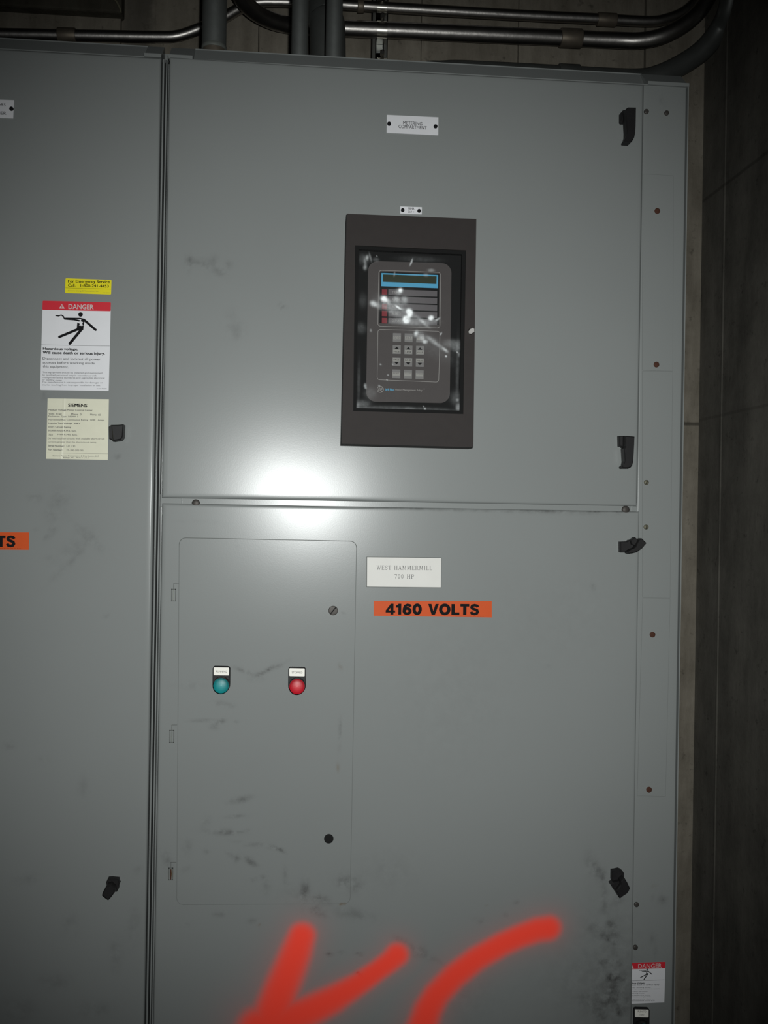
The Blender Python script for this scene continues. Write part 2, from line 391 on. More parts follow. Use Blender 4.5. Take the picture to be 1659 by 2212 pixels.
SERIF = {
 'W': (1.12, [([(0.06, 1), (0.30, 0)], n_), ([(0.52, .95), (0.32, 0)], t_), ([(0.46, 1), (0.72, 0)], n_), ([(0.98, 1), (0.74, 0)], t_), ([(-.04, .975), (.2, .975)], t_), ([(.40, .975), (.62, .975)], t_), ([(.86, .975), (1.08, .975)], t_)]),
 'E': (0.78, [([(0.16, 0), (0.16, 1)], n_), ([(0.02, .97), (0.66, .97)], t_), ([(0.02, .03), (0.68, .03)], t_), ([(0.16, .51), (0.5, .51)], t_), ([(.64, 1), (.64, .78)], t_), ([(.67, 0), (.67, .24)], t_), ([(.5, .4), (.5, .62)], t_)]),
 'S': (0.68, [([(.52, .76), (.44, .92), (.28, .97), (.12, .90), (.07, .75), (.14, .62), (.34, .52), (.50, .40), (.54, .24), (.46, .08), (.28, .03), (.12, .1), (.05, .28)], .042), ([(.55, 1), (.55, .72)], t_), ([(.03, 0), (.03, .28)], t_)]),
 'T': (0.76, [([(0.36, 0), (0.36, 1)], n_), ([(0.02, .97), (0.70, .97)], t_), ([(.03, 1), (.03, .76)], t_), ([(.69, 1), (.69, .76)], t_), ([(.22, .03), (.5, .03)], t_)]),
 'H': (0.92, [([(0.16, 0), (0.16, 1)], n_), ([(0.70, 0), (0.70, 1)], n_), ([(.16, .5), (.7, .5)], t_)] + [([(a-.13, b), (a+.13, b)], t_) for a in (.16, .70) for b in (.03, .97)]),
 'A': (0.90, [([(0.42, 1), (0.12, 0)], t_), ([(0.42, 1), (0.72, 0)], n_), ([(.22, .34), (.62, .34)], t_), ([(.0, .03), (.24, .03)], t_), ([(.58, .03), (.86, .03)], t_)]),
 'M': (1.10, [([(0.16, 0), (0.16, 1)], t_), ([(0.18, 1), (0.50, .05)], n_), ([(0.84, 1), (0.50, .05)], t_), ([(0.86, 0), (0.86, 1)], n_)] + [([(a-.12, b), (a+.12, b)], t_) for a in (.16, .86) for b in (.03, .97)]),
 'R': (0.86, [([(0.16, 0), (0.16, 1)], n_), ([(.16, .97), (.46, .97), (.60, .88), (.62, .74), (.56, .58), (.42, .51), (.16, .51)], .038), ([(.40, .5), (.72, .02)], n_), ([(.03, .03), (.30, .03)], t_), ([(.03, .97), (.2, .97)], t_), ([(.66, .03), (.84, .03)], t_)]),
 'I': (0.44, [([(0.20, 0), (0.20, 1)], n_), ([(.05, .03), (.35, .03)], t_), ([(.05, .97), (.35, .97)], t_)]),
 'L': (0.74, [([(0.18, 0), (0.18, 1)], n_), ([(0.04, .03), (0.66, .03)], t_), ([(.66, 0), (.66, .28)], t_), ([(.04, .97), (.33, .97)], t_)]),
 '7': (0.64, [([(.04, .96), (.54, .96)], .045), ([(.54, .96), (.36, .5), (.26, 0)], .048), ([(.05, 1), (.05, .8)], t_)]),
 '0': (0.66, [(arc(.31, .5, .21, .46, 0, 360, 26), .045)]),
 'P': (0.76, [([(0.16, 0), (0.16, 1)], n_), ([(.16, .97), (.46, .97), (.60, .88), (.63, .73), (.57, .57), (.44, .49), (.16, .49)], .038), ([(.03, .03), (.31, .03)], t_), ([(.03, .97), (.2, .97)], t_)]),
 ' ': (0.50, []),
}
def stroked(mb, s, font, pl, pr, h, Y, mi=0, gap=0.06):
    total = sum(font[c][0]+gap for c in s)-gap
    A, B = P(pl[0], pl[1], Y), P(pr[0], pr[1], Y); u = B-A; hh = (P(pl[0], pl[1]-h, Y)-A).length
    up = Vector((-u.z, 0, u.x)).normalized()*hh; ux = u/total
    x = 0.0; lift = 0
    k = 1.12 if font is HEAVY else 1.0
    for c in s:
        adv, strokes = font[c]
        for pts, w in strokes:
            if w is None:
                lift += 1
                mb.add([A + ux*(x+q[0]) + up*q[1] + Vector((0, -0.000004*(lift % 7), 0)) for q in pts], [list(range(len(pts)))], mi); continue
            w = w*k
            lift += 1
            d = Vector((0, -0.000004*(lift % 7), 0))
            stroke_poly(mb, pts, w, Y, mi, to=lambda q, X=x, d=d: A + ux*(X+q[0]) + up*q[1] + d)
        x += adv+gap

# ------------------------------------------------------------------ grime, spray and rust marks, in metres on the door fronts
def mark(px, py, rx, ry, ang, s):
    c = P(px, py); return (c.x, c.z, rx/1231.0, ry/1231.0, math.radians(ang), s)
GRIME = [mark(*a) for a in [
 (408,571,5,14,0,.55),(420,566,12,6,-10,.3),(442,575,9,14,20,.35),(462,565,8,12,-20,.35),(476,588,18,7,-25,.35),(492,574,9,8,0,.25),
 (612,664,8,3,-35,.7),(515,720,14,14,0,.18),(500,700,20,30,0,.12),
 (410,1480,30,8,0,.15),(523,1448,16,4,-22,.5),(545,1455,16,6,-10,.25),(590,1442,26,4,24,.6),(570,1452,18,3,30,.4),(553,1468,14,5,0,.25),(476,1520,14,6,-10,.35),(500,1523,8,5,0,.25),(735,1440,3,7,10,.7),
 (440,1556,26,3,2,.35),(476,1559,10,4,20,.65),(462,1570,10,5,0,.35),(510,1558,6,3,0,.35),(734,1575,2.2,20,0,.55),(733,1610,1.8,30,0,.3),
 (520,1727,20,6,12,.55),(512,1763,22,3,5,.35),(445,1775,12,8,60,.2),(480,1797,30,6,-3,.5),(515,1796,20,2.5,8,.5),(508,1817,14,2.5,-8,.3),
 (553,1824,20,4,5,.4),(593,1832,14,4,-10,.55),(606,1836,12,3,-25,.6),(500,1848,12,4,-25,.35),(512,1855,5,9,-30,.35),(538,1858,14,6,-35,.55),(548,1866,10,4,-20,.4),
 (405,1830,10,14,0,.2),(447,1838,6,5,20,.3),(362,1858,9,22,15,.35),(404,1878,10,5,20,.3),(546,1901,9,4,20,.45),(570,1896,7,4,-20,.45),(575,1918,8,14,0,.25),
 (616,1888,4,18,0,.3),(620,1907,6,3,0,.4),(656,1930,7,24,0,.55),(664,1915,4,16,0,.35),(686,1942,12,8,0,.45),(700,1945,16,8,-30,.4),(683,1963,10,7,0,.5),(690,1975,16,6,-20,.45),
 (742,1908,12,12,0,.4),(768,1915,12,10,0,.4),(752,1905,24,18,0,.25),(476,1975,14,5,0,.35),(545,1990,10,5,0,.3),(402,1998,6,3,0,.5),
 (742,1325,3,2,0,.4),(640,1935,30,20,0,.15),(510,1174,1.6,8,0,.4),(514,1178,2,3,0,.4),
 (1275,1868,10,24,12,.35),(1286,1872,7,20,10,.35),(1296,1886,8,12,25,.55),(1303,1895,6,8,0,.35),(1335,1945,12,8,20,.35),(1306,1935,8,40,0,.3),
 (1318,1995,10,10,0,.45),(1325,2000,8,12,0,.35),(1327,2018,8,8,0,.45),(1287,2005,16,10,0,.4),(1312,2030,6,8,0,.7),(1330,2036,8,5,0,.75),(1303,2022,10,8,0,.4),(1320,2080,16,7,0,.55),
 (1298,2077,8,5,0,.5),(1325,2107,9,8,0,.9),(1322,2114,12,5,0,.6),(1350,2115,8,3,-10,.7),(1315,2150,20,24,0,.5),(1340,2160,18,30,0,.35),(1275,2165,26,20,0,.35),(1337,2185,10,8,0,.5),(1300,2195,14,16,0,.35),
 (1310,2080,60,150,0,.17),(1340,2150,36,110,0,.2),(1240,2120,90,70,0,.10),(1000,2150,60,60,0,.1),(1180,1440,8,3,0,.3),(1283,1270,4,8,30,.4),(1095,1975,8,4,0,.3),
 (1040,1990,14,5,-20,.35),(915,2060,40,6,-32,.4),(905,2055,16,10,0,.35),(865,2030,14,6,-20,.3),(765,1975,40,12,-10,.3),(740,2058,8,3,-15,.5),(774,2060,9,3,-15,.5),(710,2060,6,3,0,.5),(715,2063,6,3,0,.3),(840,1880,60,40,0,.1),(1115,1950,6,4,0,.4),
 (772,2101,3,2,0,1.3),(778,2106,9,2.2,-35,1.2),(786,2110,3,2,0,1.3),
 (1180,1104,70,3,0,.6),(1285,1104,20,4,0,.7),(870,1098,300,2.5,-1,.4),(1340,1105,30,2.5,0,.5),(450,1127,60,3,0,.1),
 (1336,1105,6,4,0,.3),(970,1500,120,160,0,.06),(1225,1325,120,90,0,.05),
 # left-hand cabinet
 (80,1146,6,3,0,.5),(101,1158,5,4,0,.4),(102,1166,4,3,0,.35),(115,1146,8,6,0,.3),(112,1110,16,18,10,.18),(130,1075,18,22,10,.22),(75,1075,14,8,0,.25),(110,1209,9,3,-10,.4),(165,1180,20,40,-50,.16),(190,1160,40,7,-40,.25),(150,1215,50,6,45,.2),
 (98,857,3,6,20,.9),(252,986,5,3,0,.6),(230,1327,5,3,0,.5),(20,1610,12,6,0,.25),(95,1640,10,6,0,.2),(180,1700,12,20,0,.15),(60,1900,24,8,10,.22),(150,2000,14,20,0,.2),(250,2060,12,30,0,.25),(120,2120,30,14,0,.22),(300,1880,8,4,0,.4),(290,2000,12,40,0,.2),(40,2180,30,18,0,.25),(205,2180,30,14,0,.25),
 (1346,225,4,8,10,.3),(1434,215,3,8,20,.5),(1415,2050,2,16,5,.8),(1412,2030,6,12,0,.25),(1435,1945,8,10,0,.5),(1412,1942,3,3,0,.4)]]
RUST = [mark(*a) for a in [(737,1953,3,2,0,1.3),(744,1952,2.5,1.5,0,1.0),(730,1658,3,8,0,.35),(736,1441,2,5,10,.35),(560,1998,3,3,0,.3),(1416,1915,3,3,0,.5),(370,1888,2.5,7,0,1.0),(1050,1955,2,2,0,.4)]]
SPRAY = []
def spray(pts):
    for (x0, y0, w0), (x1, y1, w1) in zip(pts[:-1], pts[1:]):
        a, b = P(x0, y0), P(x1, y1); SPRAY.append((a.x, a.z, b.x, b.z, w0/1231.0, w1/1231.0))
spray([(652,2022,29),(640,2056,33),(626,2092,35),(606,2140,37),(590,2190,42),(572,2250,46)])
spray([(857,2063,26),(842,2077,24),(815,2097,23),(774,2126,25),(717,2160,31),(661,2188,35),(600,2212,42),(560,2222,46)])
spray([(1186,2005,27),(1160,2009,27),(1122,2023,26),(1084,2040,26),(1028,2072,27),(981,2109,28),(943,2149,29),(924,2182,31),(908,2230,34)])
def seg_d(x, z, s):
    ax, az, bx, bz, w0, w1 = s
    dx, dz = bx-ax, bz-az; t = max(0.0, min(1.0, ((x-ax)*dx+(z-az)*dz)/(dx*dx+dz*dz)))
    return math.hypot(x-ax-dx*t, z-az-dz*t)/(w0+(w1-w0)*t)
def field(x, z, marks):
    s = 0.0
    for cx, cz, rx, rz, a, k in marks:
        dx, dz = x-cx, z-cz
        R = max(rx, rz)*2.6
        if abs(dx) > R or abs(dz) > R: continue
        u = dx*math.cos(a)+dz*math.sin(a); v = -dx*math.sin(a)+dz*math.cos(a)
        q = (u/rx)**2+(v/rz)**2
        s += k*math.exp(-q*0.9)
    return min(1.0, s)
def spray_at(x, z):
    if z > 0.93 or x < -0.22: return 0.0
    d = min(seg_d(x, z, q) for q in SPRAY)
    return max(1.0/(1.0+math.exp((d-0.96)*6.0)), 0.15*math.exp(-max(0.0, d-1.0)*1.5)-0.002) if d < 4 else 0.0
def axis(a, b, step, r):
    e = [0, r*0.15, r*0.4, r*0.7, r]
    n = max(1, int((b-a-2*r)/step))
    return [a+q for q in e] + [a+r+(b-a-2*r)*k/n for k in range(1, n)] + [b-q for q in reversed(e)]
def sheet(x0, x1, z0, z1, yf, yb, step=0.006, r=0.003, zmin=None, warp=None):
    """folded sheet-metal front: flat face, rolled edges, returns going back"""
    xs = axis(x0, x1, step, r); zs = axis(z0, z1, step, r)
    if zmin is not None: zs = [z for z in zs if z > zmin or z == z0]
    mb = MB(); nx, nz = len(xs), len(zs); v = []; g = []; sp = []; ru = []
    def e(d): return r-math.sqrt(max(0, r*r-(r-d)**2)) if d < r else 0.0
    for z in zs:
        for x in xs:
            y = yf+max(e(min(x-x0, x1-x)), e(min(z-z0, z1-z)))
            if warp: y += warp(x)
            v.append((x, y, z)); g.append(field(x, z, GRIME)); ru.append(field(x, z, RUST))
            s = spray_at(x, z) if yf < 0.001 else 0.0
            sp.append(s)
    f = [[j*nx+i, j*nx+i+1, (j+1)*nx+i+1, (j+1)*nx+i] for j in range(nz-1) for i in range(nx-1)]
    mb.add(v, f, 0, True)
    rim = [i for i in range(nx)] + [j*nx+nx-1 for j in range(1, nz)] + [(nz-1)*nx+i for i in range(nx-2, -1, -1)] + [j*nx for j in range(nz-2, 0, -1)]
    back = [(v[i][0], yb, v[i][2]) for i in rim]; front = [v[i] for i in rim]; n = len(rim)
    mb.add(front+back, [[i, n+i, n+(i+1) % n, (i+1) % n] for i in range(n)], 0)
    z_ = [0.0]*(2*n)
    mb.attr = {'grime': g+z_, 'spray': sp+z_, 'rust': ru+z_}
    return mb

# ------------------------------------------------------------------ the room
WALL_Y = 0.90
CORNER_X = P(1512, 700, WALL_Y).x
CEIL = 3.4
zh_back = P(1500, 916, WALL_Y).z
def wall_profile(name, prof, mat, thick, axisx=True):
    mb = MB()
    n = len(prof)
    for (a, b) in zip(prof[:-1], prof[1:]):
        A0, B0 = Vector((a[0], a[1], -0.0)), Vector((b[0], b[1], -0.0))
        mb.add([A0, B0, B0+Vector((0, 0, CEIL)), A0+Vector((0, 0, CEIL))], [[0, 1, 2, 3]])
    a, b = Vector((prof[0][0], prof[0][1], 0)), Vector((prof[-1][0], prof[-1][1], 0)); t = Vector(thick)
    up = Vector((0, 0, CEIL))
    mb.add([a, b, b+t, a+t, a+up, b+up, b+t+up, a+t+up], [[1, 2, 6, 5], [2, 3, 7, 6], [3, 0, 4, 7]])
    mb.add([Vector((p[0], p[1], 0)) for p in prof]+[b+t, a+t], [list(range(n+2))])
    mb.add([Vector((p[0], p[1], CEIL)) for p in prof]+[b+t+up, a+t+up], [list(range(n+2))[::-1]])
    return struct(mb.build(name, mat))
def X(px, y=60): return P(px, y, WALL_Y).x
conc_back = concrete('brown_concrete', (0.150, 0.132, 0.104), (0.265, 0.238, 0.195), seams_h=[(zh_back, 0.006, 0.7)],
    shade_band=[('X', (X(262)+X(335))/2, (X(335)-X(262))/2*1.1, 0.55, (0.07, 0.065, 0.055, 1))])  # shadow column beside the ledge, painted into the wall colour
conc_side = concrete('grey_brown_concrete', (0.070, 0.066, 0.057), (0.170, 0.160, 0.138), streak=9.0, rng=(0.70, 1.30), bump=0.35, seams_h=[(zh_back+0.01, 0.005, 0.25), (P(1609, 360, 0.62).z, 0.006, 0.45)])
prof = [(-3.0, WALL_Y)]
random.seed(4)
for s, d in ((X(262), 0.012), (X(335), -0.004), (X(560), -0.004), (X(910), 0.004), (X(1120), 0.004), (X(1394), -0.003)):
    y = prof[-1][1]
    prof += [(s-0.002, y), (s-0.001, WALL_Y+0.012), (s+0.001, WALL_Y+0.012), (s+0.002, WALL_Y+d)]
prof += [(CORNER_X, prof[-1][1])]
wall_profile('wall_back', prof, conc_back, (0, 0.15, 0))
# the side wall comes forward from the corner; boards of the formwork leave small steps
yb = 0.0
d1 = P(1558, 700, 0.0)
SX = CORNER_X
def side_y(px):     # depth at which the side wall is seen at px
    a = P(px, 900, 0.0) - CAM
    return CAM.y + SX/a.x*a.y
ys = side_y(1557)
prof2 = [(SX, WALL_Y+0.1), (SX, ys+0.006), (SX-0.0008, ys+0.003), (SX-0.0008, ys-0.003), (SX+0.001, ys-0.006), (SX+0.001, ys-0.13), (SX+0.001, ys-0.136), (SX+0.004, ys-0.30), (SX, ys-0.31), (SX+0.003, -1.0), (SX, -3.2)]
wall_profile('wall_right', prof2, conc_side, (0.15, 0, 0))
fl = MB().box(-3.2, SX+0.2, -3.2, 1.1, -0.12, 0.0)
struct(fl.build('floor', concrete('floor_concrete', (0.10, 0.095, 0.085), (0.17, 0.16, 0.145))))
ce = MB().box(-3.2, SX+0.2, -3.2, 1.1, CEIL, CEIL+0.12)
struct(ce.build('ceiling', concrete('ceiling_concrete', (0.09, 0.085, 0.075), (0.15, 0.14, 0.125))))
wl = MB().box(-3.2, -3.0, -3.2, 1.05, 0.0, CEIL)
struct(wl.build('wall_left', concrete('left_concrete', (0.11, 0.10, 0.085), (0.18, 0.165, 0.14))))
# concrete ledge at the top left, standing out from the back wall
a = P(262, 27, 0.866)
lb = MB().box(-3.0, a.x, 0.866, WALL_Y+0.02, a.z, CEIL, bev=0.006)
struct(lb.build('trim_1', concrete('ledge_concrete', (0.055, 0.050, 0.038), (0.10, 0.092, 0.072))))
# smear of yellow crayon low on the wall
ym = [P(x, y, WALL_Y-0.004) for x, y in ((1470,379),(1475,384),(1475,397),(1473,404),(1472,418),(1469,421),(1468,405),(1470,395))]
tag(MB().prism(ym, (0, 0.012, 0)).build('crayon_mark', 'chalk'), 'small yellow crayon smear on the concrete just right of the cabinet edge', 'mark')

# ------------------------------------------------------------------ the two cabinets
XA, XE, XD = -0.234, -0.249, 0.6935        # right door left edge, left door right edge, right cabinet's right edge
ZT, ZH2, ZH3 = 2.316, 1.555, 1.5455
BACK = 0.80
def header(mb, x0, x1):
    pr = [(0.004, ZT+0.0006), (0.004, ZT+0.0025), (0.018, ZT+0.0035), (0.046, 2.3540), (0.046, 2.3560), (0.060, 2.3560), (0.060, ZT+0.0006)]
    mb.prism([(x0, y, z) for y, z in pr], (x1-x0, 0, 0))
def tab(mb, x0, x1, dz=0.0):
    pr = [(0.0015, ZT+0.001), (0.0015, ZT+0.0072), (0.010, ZT+0.0085), (0.042, 2.3535), (0.050, 2.3535), (0.050, ZT+0.001)]
    mb.prism([(x0, y, z) for y, z in pr], (x1-x0, 0, 0))
def px_ring(outer, w, r, Y):
    """thin seam following a rounded rectangle given by px corners TL,TR,BR,BL"""
    q = quadpx(outer, Y)
    A = rrect(q[0], q[1], q[3], r, 6, q[2])
    c = sum(A, Vector())/len(A)
    q2 = [q[0]+Vector((w, 0, -w)), q[1]+Vector((-w, 0, -w)), q[2]+Vector((-w, 0, w)), q[3]+Vector((w, 0, w))]
    return A, rrect(q2[0], q2[1], q2[3], max(0.0005, r-w), 6, q2[2])

def handle(parent, s, ox, oy, base, lever, y0=0.0, label=None, d=(0.014, 0.030)):
    hb = MB(); hb.bevel_prism([P(ox+x/s, oy+y/s, y0-d[0]*0.8) for x, y in base], y0, y0-d[0]*0.85, 0.0015)
    h = hb.build('door_handle', 'black', parent)
    lv = MB(); lv.bevel_prism([P(ox+x/s, oy+y/s, y0-d[1]*0.9) for x, y in lever], y0-d[0]*0.8, y0-d[1], 0.002)
    lv.build('lever', 'black', h)
    return h

def plate(parent, name, px4, t, mat, r=0.0, Y=0.0, fold=None):
    q = quadpx(px4, Y-t)
    mb = MB()
    out = rrect(q[0], q[1], q[3], r, 5, q[2]) if r else q
    mb.prism(out, (0, t, 0))
    return mb.build(name, mat, parent)
def screw(parent, name, c, r, mat, slot=None, Y=0.0, h=0.0025, dome=0.001):
    mb = MB(); p = P(c[0], c[1], Y-h); R = r/1231.0
    mb.disc(p, R, Y, Y-h, 0, dome=dome)
    o = mb.build(name, mat, parent)
    if slot is not None:
        a = math.radians(slot); u = Vector((math.cos(a), 0, math.sin(a))); v = Vector((-u.z, 0, u.x)); y = Y-h-dome-0.0001
        c3 = Vector((p.x, y, p.z)); w = R*0.11
        m2 = MB(); m2.prism([c3+u*R*.85+v*w, c3-u*R*.85+v*w, c3-u*R*.85-v*w, c3+u*R*.85-v*w], (0, 0.0008, 0))
        m2.build('slot', 'gap', o)
    return o
def danger_figure(mb, f, mi):
    """falling figure struck by a current: f maps 0..100 drawing units to the plane"""
    kk = 0.78        # vertical units are shorter than horizontal ones on both stickers
    n_ = [0]
    def lift(p): n_[0] += 1; return p + Vector((0, -0.000006*(n_[0] % 9), 0))
    def blob(x, y, r): mb.add([lift(f((x+r*math.cos(k*math.pi/9), y+r/kk*math.sin(k*math.pi/9)))) for k in range(18)], [list(range(18))], mi)
    def rib(pts, w, cap=True):
        d = Vector((0, -0.000006*(len(mb.f) % 7), 0))
        stroke_poly(mb, [(x, y*kk) for x, y in pts], w, 0, mi, to=lambda q: f((q[0], q[1]/kk))+d)
        if cap: blob(pts[0][0], pts[0][1], w); blob(pts[-1][0], pts[-1][1], w)
    blob(58, 6.5, 5.2)
    rib([(66, 22), (93, 51)], 2.7)                        # right arm
    rib([(24, 18.5), (57, 18), (66, 20.5)], 1.4); rib([(24, 20.5), (44, 22), (55, 25)], 1.9)   # left arm
    rib([(22, 21), (19, 13), (14, 9), (8, 12), (2, 11)], 1.4)               # wavy wire
    mb.add([f(q) for q in ((58, 17), (68, 19), (66, 40), (62, 34), (64, 29), (58, 26), (60, 22))], [list(range(7))], mi)
    mb.add([f(q) for q in ((51, 30), (57, 34), (55, 39), (61, 40), (66, 38), (65, 52), (59, 57), (50, 49))], [list(range(8))], mi)
    rib([(55, 49), (11, 74)], 2.9)                        # legs
    rib([(61, 50), (35, 93)], 3.2)
def mapper(o, ux, uy, Y):
    """drawing units 0..100 across px vectors ux and uy from px origin o"""
    return lambda q: P(o[0]+ux[0]*q[0]/100+uy[0]*q[1]/100, o[1]+ux[1]*q[0]/100+uy[1]*q[1]/100, Y)

# ---- right cabinet
RC = thing('switchgear_cabinet', 'grey steel starter cabinet with relay, orange-painted lower door and two pilot lights', 'cabinet', ((XA+XD)/2, 0.4, 0.0), 'switchgear cabinets')
body = MB(); body.box(-0.2405, XD, 0.024, BACK, 0.0, ZT); body.box(-0.2405, XD, 0.060, BACK, ZT, 2.350)
body.box(-0.2405, -0.2385, 0.004, 0.03, 0.0, ZT)                  # front lip beside the seam
body.box(XD-0.0018, XD, 0.0030, 0.03, 0.0, ZT+0.001)              # bright outer corner
body.build('body', 'enamel', RC)
hd = MB(); header(hd, -0.2405+0.045, 0.620); hd.build('top_channel', 'enamel', RC)
tb = MB(); tab(tb, -0.2365, -0.2405+0.045); tb.build('corner_bracket', 'enamel', RC)
tb = MB(); tab(tb, 0.617, XD); tb.build('corner_bracket', 'enamel', RC)
def added_hinge_side_bow(x):
    # bend added along the upper door's hinge side to place the flash highlight
    x1, k, smax = 0.09, 0.19, 0.021
    d = max(0.0, x1-x); dk = smax/k
    return -(k*d*d/2 if d < dk else k*dk*dk/2 + smax*(d-dk))
dt = sheet(XA, 0.6085, ZH2, ZT, 0.0, 0.022, 0.006, 0.0042, warp=added_hinge_side_bow); door_t = dt.build('upper_door', 'enamel', RC)
dl = sheet(XA, 0.6135, 0.02, ZH3, 0.0, 0.022, 0.0038, 0.0042); door_l = dl.build('lower_door', 'enamel', RC)
sp_ = sheet(0.6105, XD-0.0035, 0.02, ZT+0.003, 0.006, 0.020, 0.006, 0.002); side = sp_.build('side_filler_panel', 'enamel', RC)
# divider rail in the gap between the doors
rl = MB(); rl.box(P(391,1082).x, P(1367,1098).x, 0.006, 0.02, ZH3-0.004, ZH2+0.004); rl.box(P(391,1082).x, P(393,1082).x, 0.004, 0.007, ZH3, ZH2)
rl.box(P(1367,1098).x, P(1369.5,1098).x, 0.004, 0.007, ZH3, ZH2)
rl.box(-0.238, 0.6105, 0.009, 0.0235, ZH3-0.006, ZH2+0.006)
rl.build('divider_rail', 'enamel', RC)
for c in ((423, 1087), (1352, 1101)): screw(RC, 'rail_bolt', c, 8.5, 'dark_metal', Y=0.006, h=0.004, dome=0.002)
# inner access panel with its seam
acc = [(386.5,1161),(771,1168.5),(757,1953),(381,1955)]
q = quadpx(acc, 0.0)
A, B = px_ring(acc, 0.0011, 0.012, -0.00025)
sm = MB(); ring(sm, A, B)
for i, f_ in enumerate(sm.f):
    if sum(sm.v[k].z for k in f_)/4 < 1.42: sm.m[i] = 1
q4 = quadpx(acc, 0.0); w_ = 0.0011; rr0 = 0.0109
q4 = [q4[0]+Vector((w_, 0, -w_)), q4[1]+Vector((-w_, 0, -w_)), q4[2]+Vector((-w_, 0, w_)), q4[3]+Vector((w_, 0, w_))]
pm = MB(); v = []; g = []; sp2 = []; ru = []
H_ = (q4[0]-q4[3]).length; nu, nv = 84, 176
vv = [0, .0004/H_, .0012/H_, .003/H_, .006/H_, rr0/H_] + [rr0/H_+(1-2*rr0/H_)*k/nv for k in range(1, nv)]
vv += [1-t for t in (rr0/H_, .006/H_, .003/H_, .0012/H_, .0004/H_, 0)]
for t in vv:
    L0 = q4[0].lerp(q4[3], t); R0 = q4[1].lerp(q4[2], t)
    d = min(t, 1-t)*H_
    ins = rr0-math.sqrt(max(0, rr0**2-(rr0-d)**2)) if d < rr0 else 0.0
    L0.x += ins; R0.x -= ins
    for i in range(nu+1):
        p = L0.lerp(R0, i/nu); p.y = -0.0006; v.append(p)
        g.append(field(p.x, p.z, GRIME)); ru.append(field(p.x, p.z, RUST)); sp2.append(spray_at(p.x, p.z))
n = nu+1; rows = len(vv)
pm.add(v, [[j*n+i, (j+1)*n+i, (j+1)*n+i+1, j*n+i+1] for j in range(rows-1) for i in range(nu)], 0, True)
rim = list(range(n)) + [j*n+nu for j in range(1, rows)] + [(rows-1)*n+i for i in range(nu-1, -1, -1)] + [j*n for j in range(rows-2, 0, -1)]
k_ = len(rim); pm.add([v[i] for i in rim]+[(v[i].x, 0.0, v[i].z) for i in rim], [[i, (i+1) % k_, k_+(i+1) % k_, k_+i] for i in range(k_)], 0)
z_ = [0.0]*(2*k_); pm.attr = {'grime': g+z_, 'spray': sp2+z_, 'rust': ru+z_}
ap_ = pm.build('access_panel', 'enamel', RC)
sm.build('panel_seam', ['seam', 'faint'], ap_)
for (x, y) in ((375,1285),(371,1590),(369,1887)):
    m = MB()
    x0, z0, x1, z1 = P(x-5, y).x, P(x, y+14).z, P(x+5, y).x, P(x, y-13).z
    for bx in ((x0, x0+0.0012, z0, z1), (x1-0.0012, x1, z0, z1), (x0, x1, z0, z0+0.001), (x0, x1, z1-0.0016, z1)): m.box(bx[0], bx[1], -0.0005, 0.001, bx[2], bx[3])
    m.box((x0+x1)/2-0.0006, (x0+x1)/2+0.0002, -0.0005, 0.001, z1, z1+0.009); m.box((x0+x1)/2-0.0006, x1+0.005, -0.0005, 0.001, z1+0.0085, z1+0.0093)
    h = m.build('concealed_hinge', 'seam', RC)
    MB().box(x0+0.0030, x1-0.0030, -0.0015, 0.001, z0+0.0012, z1-0.003, bev=0.0003).build('hinge_pin', 'hinge' if y < 1800 else 'rusty', h)
screw(RC, 'panel_lock', (719.8,1319), 10.2, 'dark_metal', slot=52, h=0.0022, dome=0.0003)
screw(RC, 'hole_plug', (710.2,1812), 10.2, 'gap', h=0.0015, dome=0.0004)
# filler panel screws, cover plates
for c, m, s in (((1396.8,240.5),'dark_metal',None),((1440.5,243.5),'dark_metal',None),((1396.6,1042),'pale_screw',60),((1396,1138.5),'pale_screw',80),((1375.5,1954.5),'dark_metal',None),((1373,2047),'dark_metal',None)):
    screw(RC, 'panel_screw', c, 5.4, m, slot=s, Y=0.006)
def cover(c4, plug):
    A, B = px_ring(c4, 0.0006, 0.001, 0.0055)
    m = MB(); m.prism([Vector((p.x, 0.0054, p.z)) for p in B], (0, 0.0012, 0)); o = m.build('cover_plate', 'enamel', RC)
    m = MB(); ring(m, A, B); m.build('plate_seam', 'faint', o)
    if plug: screw(o, 'rust_coloured_plug', plug, 6.3, 'rusty', Y=0.006, h=0.002, dome=0.0008)
cover([(1388.5,375.5),(1455,379),(1453.5,802),(1387,800)], (1420.2,455.5))
cover([(1387,801),(1453.5,803),(1448,1291.5),(1387.5,1290.5)], (1418.3,787.5))
cover([(1388,1291.5),(1448,1292.5),(1438,1721),(1376,1719.5)], (1409.8,1371))
screw(RC, 'rust_coloured_plug', (1402.3,1706), 6.3, 'rusty', Y=0.006, h=0.002, dome=0.0008)

# handles of the right cabinet
handle(RC, 20.74, 1320, 220, [(440,480),(540,370),(640,350),(800,300),(800,920),(480,915),(440,860)],
       [(640,350),(740,265),(1105,270),(1100,700),(1090,1100),(1070,1400),(1030,1600),(950,1750),(870,1820),(590,1800),(580,1730),(650,1610),(685,1500),(690,1300),(670,920),(660,600)])
handle(RC, 20.74, 1320, 930, [(360,232),(760,232),(760,830),(560,800),(470,720),(370,700)],
       [(650,232),(1040,270),(1030,600),(1000,1100),(980,1400),(940,1560),(870,1640),(760,1690),(520,1690),(475,1640),(500,1590),(570,1545),(600,1380),(580,1000),(565,810),(640,700)])
h3 = handle(RC, 16.59, 1320, 1145, [(335,420),(590,410),(660,355),(820,350),(860,600),(760,825),(620,835),(560,800),(340,800)],
       [(600,838),(760,820),(920,780),(1130,620),(1260,465),(1090,295),(1010,340),(930,480),(860,640),(700,700),(590,780)])
